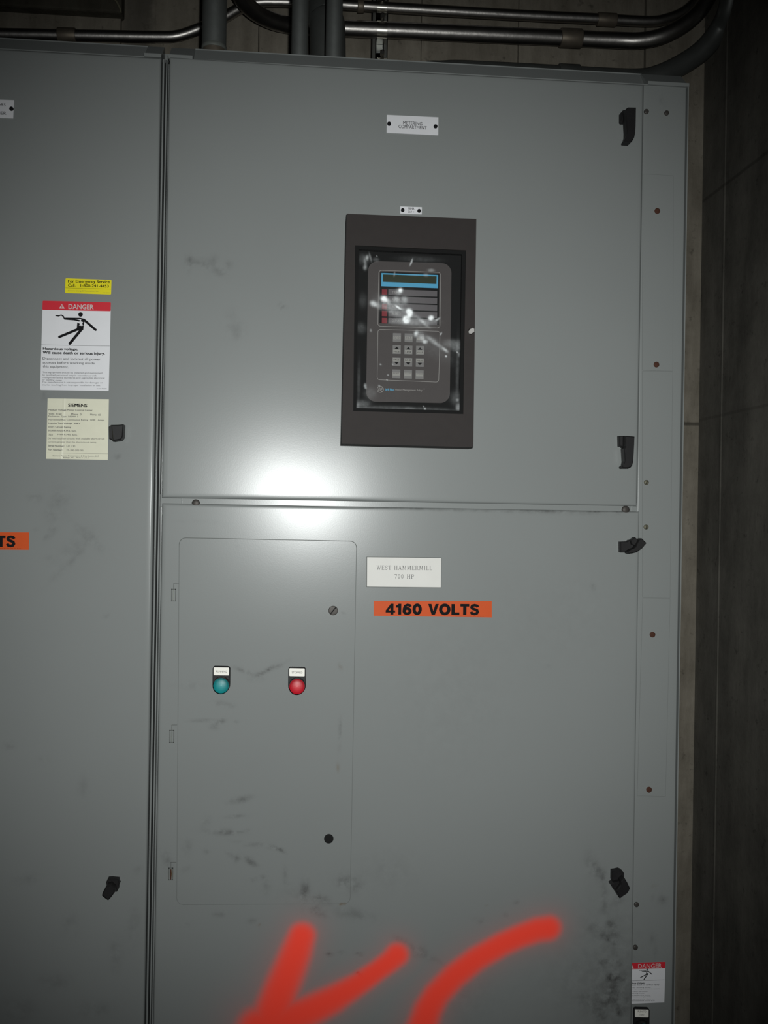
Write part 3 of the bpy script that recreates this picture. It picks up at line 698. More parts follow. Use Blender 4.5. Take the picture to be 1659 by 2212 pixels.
MB().bevel_prism([P(1320+x/16.59, 1145+y/16.59, -0.018) for x, y in ((700,370),(850,258),(985,368),(930,470),(860,560),(740,520))], -0.006, -0.020, 0.0012).build('latch_cam', 'black', h3)
h4 = handle(RC, 20.74, 1300, 1860, [(470,440),(620,420),(800,380),(920,430),(1000,550),(1000,740),(880,1000),(640,1050),(480,930),(465,850)],
       [(620,1320),(660,1400),(770,1590),(820,1640),(950,1540),(1130,1420),(1200,1330),(1250,1200),(1130,950),(1010,750),(860,880),(820,1050)])
MB().bevel_prism([P(1300+x/20.74, 1860+y/20.74, -0.019) for x, y in ((395,1040),(500,955),(760,880),(850,1000),(820,1120),(700,1260),(590,1335),(500,1190))], -0.006, -0.022, 0.0012).build('latch_cam', 'black', h4)

# pilot lights
def pilot(px, py, word, lens, label, w=19.0, top=1439.0, bottom=1498.0, Y=0.0):
    """px,py lens centre; legend holder above it"""
    o = MB(); k = w
    out = [(px-k, top+5), (px-k+2, top+1), (px-k+5, top), (px+k-5, top+0.6), (px+k-2, top+1.6), (px+k, top+5)]
    cy = py
    for a in range(0, 181, 12):
        out.append((px-0.3+k*math.cos(math.radians(a)), cy+(bottom-cy)*math.sin(math.radians(a))))
    o.bevel_prism([P(x, y, Y-0.006) for x, y in out], Y, Y-0.006, 0.0012)
    h = o.build('pilot_light', 'black', RC)
    h['label'] = label
    c = P(px, py, Y-0.010); R = 16.2/1231
    bez = MB(); bez.tube([(c.x, Y-0.005, c.z), (c.x, Y-0.0180, c.z)], 17.4/1231, 32, caps=False); 
    bez.build('bezel', 'black', h)
    # hollow coloured dish below a clear cap
    n = 40; v = []; f = []
    rings = [(1.0, 0.0), (0.85, 0.0022), (0.62, 0.0046), (0.35, 0.0064), (0.12, 0.0074)]
    for r_, d_ in rings:
        for i in range(n):
            a = 2*math.pi*i/n; v.append((c.x+R*r_*math.cos(a), Y-0.0185+d_*1.35, c.z+R*r_*math.sin(a)))
    for j in range(len(rings)-1):
        for i in range(n): f.append([j*n+i, j*n+(i+1) % n, (j+1)*n+(i+1) % n, (j+1)*n+i])
    v.append((c.x, Y-0.0185+0.0102, c.z)); 
    for i in range(n): f.append([(len(rings)-1)*n+i, (len(rings)-1)*n+(i+1) % n, len(v)-1])
    mb = MB(); mb.add(v, f, 0, True); mb.build('lens', lens, h)
    cap = MB(); v = []; f = []
    for j in range(7):
        a2 = j/6*math.pi/2
        for i in range(n):
            a = 2*math.pi*i/n; v.append((c.x+R*math.cos(a2)*math.cos(a), Y-0.0186-0.0045*math.sin(a2), c.z+R*math.cos(a2)*math.sin(a)))
    for j in range(6):
        for i in range(n): f.append([j*n+i, j*n+(i+1) % n, (j+1)*n+(i+1) % n, (j+1)*n+i])
    cap.add(v, f, 0, True); cap.build('clear_cap', 'clear_cap', h)
    q = quadpx([(px-k+2.3, top+2.6), (px+k-2.6, top+3.2), (px+k-2.8, top+20), (px-k+2.3, top+19.4)], Y-0.0068)
    MB().prism(rrect(q[0], q[1], q[3], 0.0012, 4, q[2]), (0, 0.0012, 0)).build('legend_card', 'legend', h)
    t = MB()
    words = word if isinstance(word, list) else [word]
    for i, wd in enumerate(words):
        yb_ = top+13.5 if len(words) == 1 else top+9+7*i
        hw = 11.5 if len(words) == 1 else (9 if i == 0 else 5.5)
        text(t, wd, (px-hw, yb_), (px+hw, yb_+0.4), 4.2, Y-0.0071)
    t.build('legend_text', 'grey_ink', h)
    return h
pilot(478.3, 1479.2, 'RUNNING', 'teal', 'black pilot light with teal green lens marked RUNNING', bottom=1498)
pilot(641.8, 1481.2, 'STOPPED', 'redlens', 'black pilot light with glowing red lens marked STOPPED', top=1441, bottom=1500)
pp = pilot(1386.6, 2222, ['PUSH TO', 'TEST'], 'teal', 'black push to test pilot light at the foot of the filler panel', w=17.2, top=2178, bottom=2244, Y=0.006)

# name plates and stickers of the right cabinet
np_ = plate(RC, 'name_plate', [(835.6,248),(947,253.2),(946.6,292.3),(835,286.6)], 0.0016, 'white'); np_['label'] = 'white engraved plate reading METERING COMPARTMENT'
t = MB(); text(t, 'METERING', (870.8,268.6), (912,271.2), 7.2, -0.0018, 0.004); text(t, 'COMPARTMENT', (861,276.6), (921.5,279.9), 7.2, -0.0018, 0.004); t.build('engraved_text', 'grey_ink', np_)
for c in ((840.7,267), (941,272.6)): screw(np_, 'plate_screw', c, 4.3, 'ink', Y=-0.0016, h=0.0015)
n2 = plate(RC, 'name_plate', [(864.6,446),(911.3,447.6),(911,463),(864.8,461.3)], 0.0016, 'white'); n2['label'] = 'tiny white plate reading MMR 269 +'
t = MB(); text(t, 'MMR', (881.5,452.6), (895,453), 4.6, -0.0018, 0.01); text(t, '269 +', (881,459.4), (895.3,459.9), 4.4, -0.0018, 0.0); t.build('engraved_text', 'grey_ink', n2)
for c in ((870,453.6), (905.5,455.1)): screw(n2, 'plate_screw', c, 4.0, 'ink', Y=-0.0016, h=0.0015)
wp = plate(RC, 'name_plate', [(792,1202.5),(954.2,1204.6),(953.2,1269.8),(791.6,1268.2)], 0.0010, 'seam'); wp['label'] = 'white card reading WEST HAMMERMILL 700 HP'
q = quadpx([(793.2,1203.6),(953.2,1205.6),(952.3,1268.9),(792.8,1267.2)], -0.0013)
MB().prism(q, (0, 0.0004, 0)).build('card', 'paper', wp)
t = MB(); stroked(t, 'WEST HAMMERMILL', SERIF, (813.8,1230.8), (933.8,1231.4), 9.2, -0.0015, gap=0.12); stroked(t, '700 HP', SERIF, (852.2,1249.4), (895,1249.9), 9.0, -0.0015, gap=0.10); t.build('engraved_text', 'grey_ink', wp)
op = plate(RC, 'voltage_sticker', [(807,1298),(1062.3,1298.5),(1062.6,1333.8),(807,1330.3)], 0.0004, 'orange'); op['label'] = 'orange sticker reading 4160 VOLTS'
t = MB(); stroked(t, '4160 VOLTS', HEAVY, (833,1327.6), (1035.5,1328.6), 23.6, -0.00055, gap=0.03)
text(t, 'SIGNMARK MADE IN U.S.A. CAT. NO. 43-171', (983,1331.8), (1045,1332.3), 1.5, -0.00055); t.build('lettering', 'ink', op)

# small danger label on the filler panel
def up_(a, b, k): return (a[0]+(b[0]-a[0])*k, a[1]+(b[1]-a[1])*k)
YP = 0.006
ds = plate(RC, 'danger_sticker', [(1364.2,2080.2),(1437.4,2077.8),(1435,2165.4),(1361,2168.7)], 0.0004, 'sticker', Y=YP); ds['label'] = 'narrow red and white DANGER sticker low on the filler panel'
MB().prism(quadpx([(1364.2,2080.2),(1437.4,2077.8),(1437.0,2091.8),(1363.7,2093.6)], YP-0.0006), (0, 0.0002, 0)).build('red_band', 'red_ink', ds)
t = MB(); text(t, 'DANGER', (1378.6,2092.0), (1429.2,2090.8), 9.6, YP-0.0008, 0.0)
t.add([P(1364.6,2092.6,YP-.0008), P(1369.2,2092.4,YP-.0008), P(1364.8,2083.4,YP-.0008)], [[0,1,2]]); t.build('warning_word', 'white_ink', ds)
t = MB(); danger_figure(t, mapper((1380.5,2093.5), (30,-1.5), (0,24.5), YP-0.0006), 0)
t.add([P(1364,2118.6,YP-.0006), P(1435.6,2116,YP-.0006), P(1435.6,2116.6,YP-.0006), P(1364,2119.2,YP-.0006)], [[0,1,2,3]])
for s, x1, y, h, b in (('rdous Voltage.',1393,2125,3,.02),('cause death or serious injury',1424,2129,3,.02),('over sensing panel,',1406,2134.5,2.4,0),('this has voltage is present to contacts',1425,2137.5,2.4,0),('to obtain parameters',1400,2143,2.2,0),('operating breaker',1393,2146.8,2.2,0),('do inside a live access',1405,2150.5,2.2,0),('while the red light blinks',1406,2154.2,2.2,0),('only use a fully lifted ten',1414,2159,2.2,0),('recommended if no unit is on',1414,2162.4,2.2,0)):
    text(t, s, (1362.6,y+0.6), (x1,y), h, YP-0.0006, b)
t.build('pictogram_and_print', 'ink', ds)

# ---- left cabinet
LC = thing('switchgear_cabinet', 'grey steel cabinet at the left edge, with yellow service sticker and large danger label', 'cabinet', (-0.70, 0.4, 0.0), 'switchgear cabinets')
body = MB(); body.box(-1.160, -0.2440, 0.024, BACK, 0.0, ZT); body.box(-1.160, -0.2440, 0.060, BACK, ZT, 2.350)
body.box(-0.2460, -0.2440, 0.006, 0.03, 0.0, ZT); body.build('body', 'enamel', LC)
hd = MB(); header(hd, -1.160, -0.2440-0.034); hd.build('top_channel', 'enamel', LC)
tb = MB(); tab(tb, -0.2440-0.034, -0.2490); tb.build('corner_bracket', 'enamel', LC)
ld = sheet(-1.158, XE, 0.02, ZT, 0.0, 0.022, 0.007, 0.0045); ld.build('door', 'enamel', LC)
handle(LC, 5.03, 60, 580, [(880,1720),(905,1700),(1000,1698),(1000,1860),(930,1880),(915,1862),(885,1850)],
       [(915,1705),(1040,1695),(1035,1830),(1015,1860),(930,1875)], d=(0.016, 0.036))
handle(LC, 20.74, 210, 1880, [(470,380),(640,370),(950,400),(965,520),(1005,600),(950,700),(945,850),(880,960),(760,960),(600,900),(420,680),(410,520)],
       [(420,690),(350,800),(270,950),(230,1090),(350,1200),(510,1310),(650,1160),(800,960),(780,800),(600,640)])

sg = plate(LC, 'name_plate', [(-84,212.5),(30.5,216.2),(28.4,255.6),(-85,251.5)], 0.0016, 'white'); sg['label'] = 'white engraved plate cut by the left edge of the picture'
t = MB(); text(t, 'ORS', (-6.5,229.0), (11.8,229.8), 6.2, -0.0018, 0.004); text(t, 'MER', (-6.5,247.2), (13.3,247.8), 6.6, -0.0018, 0.004); t.build('engraved_text', 'grey_ink', sg)
screw(sg, 'plate_screw', (24.4,234.6), 4.3, 'ink', Y=-0.0016, h=0.0015)

ye = plate(LC, 'service_sticker', [(141.6,601),(240.8,604.6),(239.8,636.2),(140.6,632.8)], 0.0004, 'yellow', r=0.0016); ye['label'] = 'yellow emergency service phone sticker'
t = MB(); Y2 = -0.00055
text(t, 'For Emergency Service', (147.2,612.4), (236.8,614.2), 8.2, Y2, 0.008); text(t, 'Call:', (147,619.2), (163,619.6), 6.2, Y2, 0.008); text(t, '1-800-241-4453', (174,619.8), (234.8,621.0), 6.2, Y2, 0.008)
t.add([P(141.5,621.6,Y2), P(240,624.4,Y2), P(240,624.9,Y2), P(141.5,622.1,Y2)], [[0,1,2,3]])
t.build('lettering', 'ink', ye)
t = MB(); text(t, 'Siemens Energy & Automation, Inc.', (147.2,629.8), (213,630.8), 3.2, Y2); text(t, '21-21-158-001', (222,633.2), (236.6,633.6), 2.0, Y2); t.build('fine_print', 'grey_ink', ye)

dg = plate(LC, 'danger_sticker', [(92.2,649.5),(239.6,653.2),(234.8,844.8),(86.6,842.2)], 0.0004, 'sticker', r=0.0018); dg['label'] = 'red and white DANGER hazardous voltage sticker'
q = quadpx([(92.2,649.5),(239.6,653.2),(239.0,672.2),(91.4,669.2)], -0.0006)
MB().prism(rrect(q[0], q[1], q[3], 0.0014, 4, q[2]), (0, 0.0002, 0)).build('red_band', 'red_ink', dg)
t = MB(); Y3 = -0.0008
text(t, 'DANGER', (148,667.3), (202,668.5), 10.4, Y3, 0.006)
t.add([P(127.6,666.2,Y3), P(139.6,666.5,Y3), P(133.8,656.6,Y3)], [[0,1,2]])
t.build('warning_word', 'white_ink', dg)
m = MB(); m.add([P(133,664.8,-.0009), P(134.5,664.8,-.0009), P(134.6,659.2,-.0009), P(133.1,659.2,-.0009)], [[0,1,2,3]]); m.build('warning_triangle_mark', 'red_ink', dg)
t = MB(); danger_figure(t, mapper((119,673.5), (95,2), (-1.6,73), -0.0006), 0)
t.add([P(89,744.6,-.0006), P(236.8,747.2,-.0006), P(236.8,747.8,-.0006), P(89,745.2,-.0006)], [[0,1,2,3]])
text(t, 'Hazardous voltage.', (92.8,757.2), (168.6,758.6), 6.8, -0.0006, 0.014)
text(t, 'Will cause death or serious injury.', (92.6,766.0), (226.4,768.2), 7.4, -0.0006, 0.014)
for s, x1, y, h in (('Disconnect and lockout all power',217.4,778.8,7.2),('sources before working inside',204.4,787.0,6.4),('this equipment.',148,795.4,7.2)):
    text(t, s, (92.2,y), (x1,y+1.6), h, -0.0006, 0.0)
t.build('pictogram_and_print', 'ink', dg)
t = MB()
for s, x1, y, h in (('This equipment should be installed and maintained',220.6,807.0,4.4),('by qualified personnel only in accordance with',208.6,812.6,4.4),('recognized safety standards and applicable electrical',225.6,818.2,4.4),('or building codes.',134.6,823.0,4.4),('The manufacturer is not responsible for damages or',222,828.0,4.4),('injuries resulting from improper installation or use.',217,833.8,4.4)):
    text(t, s, (91.6 if y < 826 else 91.0, y), (x1, y+1.4), h, -0.0006, 0.0)
text(t, '21-131-743-004', (209,840.4), (230.4,840.8), 2.4, -0.0006)
t.build('fine_print', 'grey_ink', dg)

# cream rating plate with a raised fold
cq = quadpx([(102.8,860.6),(235.2,862.4),(232.8,993.6),(99.8,991.2)], -0.0005)
mb = MB(); us = [0, 0.24, 0.262, 0.275, 0.29, 0.31, 1.0]; zz = [0, 0.0001, 0.0003, 0.00045, 0.0001, 0, 0]; sh = [0, 0, 0, 0, 0, 0, 0]
rows = []
for vv in (0.0, 0.5, 1.0):
    for uu, dz in zip(us, zz):
        u2 = uu - (0.028*vv if 0 < uu < 1 else 0)
        top = cq[0].lerp(cq[1], u2); bot = cq[3].lerp(cq[2], u2)
        p = top.lerp(bot, vv); p.y -= dz+0.0002; rows.append(p)
n = len(us); mb.add(rows, [[j*n+i, j*n+i+1, (j+1)*n+i+1, (j+1)*n+i] for j in range(2) for i in range(n-1)])
mb.prism(cq, (0, 0.0005, 0))
cp = mb.build('rating_plate', 'cream', LC); cp['label'] = 'creased cream rating plate headed SIEMENS'
Y4 = -0.0013
t = MB(); text(t, 'SIEMENS', (147.4,878.4), (188,879.2), 6.8, Y4, 0.016); t.build('maker_name', 'ink', cp)
t = MB()
for s, x0, x1, y, h, b in (('Medium Voltage Motor Control Center',104.8,200,888.0,4.4,.006),('Volts  4160',104.6,133,895.6,4.0,.004),('Phase  3',154,175.6,896.4,4.0,.004),('Hertz  60',195,217.4,897.2,4.0,.004),
    ('Enclosure Type  NEMA 1',104.4,168,901.6,4.2,.004),('Horizontal Bus Continuous Rating  1200   Amps',104.4,225.4,909,4.2,.004),('Impulse Test Voltage  60KV',104.2,173.4,916.6,4.4,.006),
    ('Short Circuit Rating',104,153.4,924.6,4.4,.006),('50,000 Amps R.M.S. Sym.',103.8,165.4,932.6,4.2,.006),('350',104.4,113.6,940.4,3.8,.0),('MVA R.M.S. Sym.',124,167,940.8,4.0,.006),
    ('Do not install on circuits with available short-circuit',103,226,948.6,3.8,.0),('currents greater than the short-circuit rating.',103,208.6,957,3.8,.0),
    ('Serial Number:',103.2,139.6,964.6,4.0,.006),('121 130',143.6,162.4,965,3.8,.0),('Part Number:',103.8,135,973.2,4.0,.006),('25-300-503-001',143.2,181,974,3.8,.0),
    ('Siemens Power Transmission & Distribution, LLC',113.6,214,986.6,3.4,.0),('Raleigh, NC   Made in U.S.A.',137,192.6,990.2,3.2,.004)):
    text(t, s, (x0, y), (x1, y+0.9), h, Y4, b)
t.add([P(101,978,Y4), P(233,979.8,Y4), P(233,980.2,Y4), P(101,978.4,Y4)], [[0,1,2,3]])
t.build('print', 'grey_ink', cp)
ol = plate(LC, 'voltage_sticker', [(-193,1148.6),(63,1150),(62,1187.6),(-193,1186)], 0.0004, 'orange'); ol['label'] = 'orange VOLTS sticker cut by the left edge of the picture'
t = MB(); stroked(t, '4160 VOLTS', HEAVY, (-169,1180.6), (33.8,1181.6), 24.6, -0.00055, gap=0.03)
text(t, 'SIGNMARK MADE IN U.S.A. CAT. NO. 43-171', (-18,1185.4), (45,1185.8), 1.6, -0.00055); t.build('lettering', 'ink', ol)

# ------------------------------------------------------------------ motor protection relay on the upper door
YR = -0.055
RL = thing('protection_relay', 'dark brown-black relay box with clear window, blue display and twelve grey keys', 'relay', P(885, 715, 0.0))
fr_o = quadpx([(749,461.5),(1029,473),(1022.4,966),(738,958.6)], YR)
fr_i = quadpx([(767,530),(1006.5,541),(1000.6,894.5),(763,888)], YR)
mb = MB()
ring(mb, fr_o, fr_i)
Bk = [Vector((p.x, -0.001, p.z)) for p in fr_o]
mb.add(fr_o+Bk, [[i, (i+1) % 4, 4+(i+1) % 4, 4+i] for i in range(4)])
fi2 = [Vector((p.x, YR+0.014, p.z)) for p in fr_i]
mb.add(fr_i+fi2, [[i, (i+1) % 4, 4+(i+1) % 4, 4+i] for i in range(4)])
mb.build('housing', 'frame', RL)
# black window gasket, stepped
g = MB(); gi = quadpx([(775,539),(998,549.5),(993,887),(770,881)], YR+0.003)
go = [Vector((p.x, YR+0.003, p.z)) for p in fr_i]
ring(g, go, gi)
gi2 = [Vector((p.x, YR+0.012, p.z)) for p in gi]; g.add(gi+gi2, [[i, (i+1) % 4, 4+(i+1) % 4, 4+i] for i in range(4)])
g.build('window_gasket', 'gasket', RL)
# recess floor
YF = YR+0.014
q = quadpx([(760,525),(1012,536),(1006,900),(756,893)], YF+0.001)
MB().prism(q, (0, 0.002, 0)).build('recess_floor', 'gasket', RL)
m = MB(); fp = quadpx([(795.5,563.5),(975.5,569),(971.5,871),(790.5,867.5)], YF-0.004)
o_ = rrect(fp[0], fp[1], fp[3], 0.017, 8, fp[2]); m.prism(o_, (0, 0.004, 0)); face = m.build('faceplate', 'face', RL)
YQ = YF-0.0046
def outline(c4, w, r, par, name):
    A, B = px_ring(c4, w, r, YQ); mm = MB(); ring(mm, A, B); return mm.build(name, 'light_ink', par)
outline([(818,583.4),(952.4,588.0),(950.8,709),(815.6,704.8)], 0.0007, 0.005, face, 'display_outline')
outline([(816,711),(951,715.4),(948,826),(814,820.6)], 0.0007, 0.005, face, 'keypad_outline')
inner = quadpx([(821.5,587),(949,591.5),(947.5,702),(819.5,698)], YQ+0.0001)
MB().prism(inner, (0, 0.0003, 0)).build('display_panel', 'gasket', face)
bl = MB(); bl.prism(quadpx([(824,589.6),(946.4,594),(946,622.6),(823.6,618.2)], YQ-0.0006), (0, 0.0006, 0)); d = bl.build('display_bezel', 'blue', RL)
MB().prism(quadpx([(827,592.6),(943.2,596.8),(942.6,613.4),(826.8,608.8)], YQ-0.0010), (0, 0.0004, 0)).build('display_screen', 'lcd', d)
for i, w in enumerate(('TRIP', 'ALARM', 'AUX. 1', 'AUX. 2', 'SERVICE')):
    y = 624.4+15.4*i; sl = 3.6
    m = MB(); m.prism(quadpx([(839,y+0.4),(944.4,y+0.4+sl),(944.2,y+13+sl),(838.8,y+13)], YQ-0.0006), (0, 0.0006, 0)); rw = m.build('status_row', 'row', RL)
    t = MB(); wd = {0:12,1:17,2:17,3:19,4:24}[i]; text(t, w, (846.5,y+9.8), (846.5+wd,y+10.4), 5.6, YQ-0.0008, 0.0); t.build('row_text', 'light_ink', rw)
    m = MB(); m.prism(quadpx([(825,y+0.6),(836.4,y+1.0),(836.2,y+12.6),(824.8,y+12.2)], YQ-0.0012), (0, 0.0012, 0)); m.build('indicator_lamp', 'led', RL)
KEYS = [['ACTUAL', 'SET', 'HELP'], ['PAGE', 'LINE', 'VALUE'], ['PAGE', 'LINE', 'VALUE'], ['RESET', 'CLEAR', 'STORE']]
KEYS2 = [['VALUES', 'POINTS', None]]
kx = [(848.2,866.8), (873.4,892.0), (898.6,917.2)]; ky = [(719.6,738.2), (745.6,764.6), (772.2,791.0), (798.0,817.2)]
for r_ in range(4):
    for c_ in range(3):
        x0, x1 = kx[c_]; y0, y1 = ky[r_]; x0 -= r_*0.5; x1 -= r_*0.5; y0 += c_*0.8; y1 += c_*0.8
        a, b = P(x0, y1, YQ-0.002), P(x1, y0, YQ-0.002)
        m = MB(); m.box(a.x, b.x, YQ-0.0022, YQ+0.0006, a.z, b.z, bev=0.0006); kk = m.build('key', 'key', RL)
        Yk = YQ-0.0024
        if r_ in (1, 2):
            up1 = r_ == 1
            yb0, yb1 = (y0+9.5, y1-1.6) if up1 else (y0+1.2, y0+8.4)
            m = MB(); m.prism(quadpx([(x0+1.5,yb0),(x1-1.5,yb0+.3),(x1-1.5,yb1+.3),(x0+1.5,yb1)], Yk), (0, 0.0002, 0)); m.build('key_band', 'keytop', kk)
            cx = (x0+x1)/2; m = MB()
            tri = [(cx-5, y0+8.4), (cx+5, y0+8.8), (cx, y0+3.2)] if up1 else [(cx-5, y0+9.8), (cx+5, y0+10.2), (cx, y0+15)]
            m.add([P(x, y, Yk-0.0001) for x, y in tri], [[0, 1, 2]]); text(m, KEYS[r_][c_], (x0+3, yb1-1.6), (x1-3, yb1-1.4), 3.6, Yk-0.0002); m.build('key_arrow', 'gasket', kk)
        else:
            m = MB(); yy = y0+11.8
            m.prism(quadpx([(x0+1.5,y0+6),(x1-1.5,y0+6.3),(x1-1.5,y0+13.6),(x0+1.5,y0+13.3)], Yk), (0, 0.0002, 0)); m.build('key_band', 'keytop', kk)
            m = MB(); text(m, KEYS[r_][c_], (x0+2.6, y0+9.4), (x1-2.6, y0+9.6), 3.0, Yk-0.0002)
            if r_ == 0 and KEYS2[0][c_]: text(m, KEYS2[0][c_], (x0+2.6, y0+13.0), (x1-2.6, y0+13.2), 3.0, Yk-0.0002)
            m.build('key_text', 'row', kk)
# maker's roundel and model line
c = P(821.5, 841, YQ); m = MB()
def circ(R, n=36): return [Vector((c.x+R*math.cos(2*math.pi*i/n), YQ, c.z+R*math.sin(2*math.pi*i/n))) for i in range(n)]
ring(m, circ(0.0058), circ(0.0051))
text(m, 'GE', (817.2,844.6), (825.8,844.9), 7.2, YQ, 0.0)
for k in range(4):
    a = k*math.pi/2+0.6; p = c+Vector((math.cos(a), 0, math.sin(a)))*0.0044
    m.add([p+Vector((0.0006*math.cos(t), 0, 0.0006*math.sin(t))) for t in [j*math.pi/4 for j in range(8)]], [list(range(8))])
m.build('roundel_emblem', 'light_ink', face)
m = MB(); text(m, '269 Plus', (831,844.2), (851.4,844.6), 5.2, YQ, 0.006); m.build('model_text', 'blue', face)
m = MB(); text(m, 'Motor Management Relay', (853.6,844.9), (912,846.3), 5.2, YQ, 0.0); text(m, '\u00ae', (915,841.5), (917.4,841.6), 2.4, YQ); m.build('description_text', 'light_ink', face)
# clear window with finger smears and old residue on it
YW = YR+0.006
SM = []
def sm_(x, y, rx, ry, a, s):
    s = s*(0.42 if max(rx, ry) >= 9 else 0.68 if s < 1 else 1.0); p = P(x, y, YW); SM.append((p.x, p.z, rx/1268, ry/1268, math.radians(a), s))
for a in [(865.4,627,4,4,0,1.0),(862,630,7,6,40,.4),(830,646,7,5.5,-15,1.0),(836,652,9,6,-30,.6),(807,656,7,5.5,-20,.85),(816,661,12,5,-30,.35),(874,647,6,6,0,.45),(856,646,6,5,0,.45),(866,654,14,5,-10,.3),(859.5,663.5,5.5,2,-35,1.0),(866,667,5,2,-20,.4),
    (884.6,675,5.6,6.8,20,2.0),(878,690,6,6.6,-20,2.2),(884,683,4,8,-20,.4),(931,686.6,5,4.4,30,1.6),(945,690,6,1.8,35,.6),(857,662,34,8,-28,.38),(850,672,34,6,-27,.25),(840,668,30,6,-35,.25),(903,688,22,5,-30,.32),(915,697,14,3,-40,.4),(897,697,30,8,-5,.25),(868,695,26,6,0,.25),(925,694,20,6,0,.25),
    (899,721,4,6,-20,.7),(918.6,738,4.5,3.5,20,.95),(912,731,8,5,-40,.35),(905,719,10,4,0,.25),(935,738,14,4,-32,.42),(950,748,16,4,-38,.35),(962,756,7,3,-40,.45),(930,731,14,4,-20,.25),(975,742,16,8,0,.28),(985,754,9,5,0,.30),(990,745,6,9,0,.2),(963.5,769.5,1.8,2,0,.95),(952.5,721,1.2,3,-30,.8),(988,761,1.2,1.5,0,.8),(1001-10,765,2,5,0,.2),
    (789,568,2.6,10,12,.45),(793,557,3,5,-10,.5),(788,578,3,5,0,.3),(800,556,1.8,9,15,.35),(812,561,6,4,0,.12),(888,568,1.5,6,-25,.7),(890,562,1,4,-25,.4),(814,553,1,1,0,.8),(905,560,40,6,0,.08),(931,584,7,3,0,.3),(852,592,1.5,5,-10,.25),(920,594,5,3,0,.25),(895,594,12,2,0,.12),
    (789,833,2.5,4,0,.5),(790,838,2,2,0,.4),(800,850,12,12,0,.13),(782,872,16,7,0,.22),(790,888-4,22,4,0,.28),(840,882,50,5,0,.15),(920,886,60,5,0,.16),(990,880,5,8,0,.3),(819,833,2,1.5,0,.4),(838,810,1.6,1.3,0,.5),(822,787,2,1,0,.7),(848,787,1.2,1,0,.8),(836,821,1.5,1,0,.6),(772,880,5,10,0,.25),(918,884,2,3,0,.7),(915,878,1.2,1.2,0,.7),(886,882,9,3,0,.15),(985,860,12,14,0,.13),(988,864,3,3,0,.3),(784,650,8,14,0,.08),(780,709,10,10,0,.12),(801,714,2,3,0,.3),
    (870,660,50,40,-30,.06),(930,745,60,20,-30,.08),(775,825,3,40,0,.1),(996-8,800,3,60,0,.1),(786,560,12,10,0,.12)]:
    sm_(*a)
q = quadpx([(766,529),(1007,540),(1001,895),(762,888.6)], YW)
nu, nv = 150, 210; v = []; fl_ = []
for j in range(nv+1):
    for i in range(nu+1):
        p = q[0].lerp(q[1], i/nu).lerp(q[3].lerp(q[2], i/nu), j/nv); v.append(p)
        s = 0.0
        for cx, cz, rx, rz, a, k in SM:
            dx, dz = p.x-cx, p.z-cz
            if abs(dx) > 3*max(rx, rz) or abs(dz) > 3*max(rx, rz): continue
            u_ = dx*math.cos(a)+dz*math.sin(a); w_ = -dx*math.sin(a)+dz*math.cos(a)
            s += k*math.exp(-((u_/rx)**2+(w_/rz)**2)**1.3*0.9)
        fl_.append(min(1.0, s))
mb = MB(); n = nu+1
mb.add(v, [[j*n+i, j*n+i+1, (j+1)*n+i+1, (j+1)*n+i] for j in range(nv) for i in range(nu)], 0, True)
mb.attr = {'film': fl_}
mb.build('window_pane', 'perspex', RL)
m = MB(); kc = P(1018, 715, YR-0.006); m.tube([(kc.x, YR, kc.z), (kc.x, YR-0.006, kc.z), (kc.x, YR-0.009, kc.z), (kc.x, YR-0.0098, kc.z)], [0.0052, 0.0052, 0.0040, 0.001], 20)
kb = m.build('knob', 'frame', RL); MB().bevel_prism([P(x, y, YR-0.0105) for x, y in ((1012,716),(1015,711),(1021,708),(1025,710),(1025,717),(1018,721),(1013,720))], YR-0.008, YR-0.0108, 0.0008).build('worn_knob_face', 'knob', kb)

# ------------------------------------------------------------------ conduits above the cabinets
def smooth(pts, n=8):
    pts = [Vector(p) for p in pts]; out = []
    for i in range(len(pts)-1):
        p0 = pts[max(i-1, 0)]; p1 = pts[i]; p2 = pts[i+1]; p3 = pts[min(i+2, len(pts)-1)]
        for k in range(n):
            t = k/n
            out.append(0.5*((2*p1)+(p2-p0)*t+(2*p0-5*p1+4*p2-p3)*t*t+(3*p1-p0-3*p2+p3)*t**3))
    out.append(pts[-1]); return out
def coupling(parent, a, b, Y, r, mat='coupling'):
    A, B = P(a[0], a[1], Y), P(b[0], b[1], Y)
    d = (B-A).normalized()*0.002
    m = MB(); m.tube([A, A+d*0.4, A+d, B-d, B-d*0.4, B], [r*0.96, r, r*1.02, r*1.02, r, r*0.96], 24); return m.build('coupling', mat, parent)
Y1, Y2c, Y3c = 0.842, 0.834, 0.824
R1, R2, R3 = 0.0142, 0.0208, 0.0295
def conduit(label, name, pts, r, mat, loc=None, n=24):
    m = MB(); m.tube(pts, r, n)
    root = thing(name, label, 'pipe', pts[0], 'conduits running along the wall')
    p = m.build('pipe', mat, root); return root
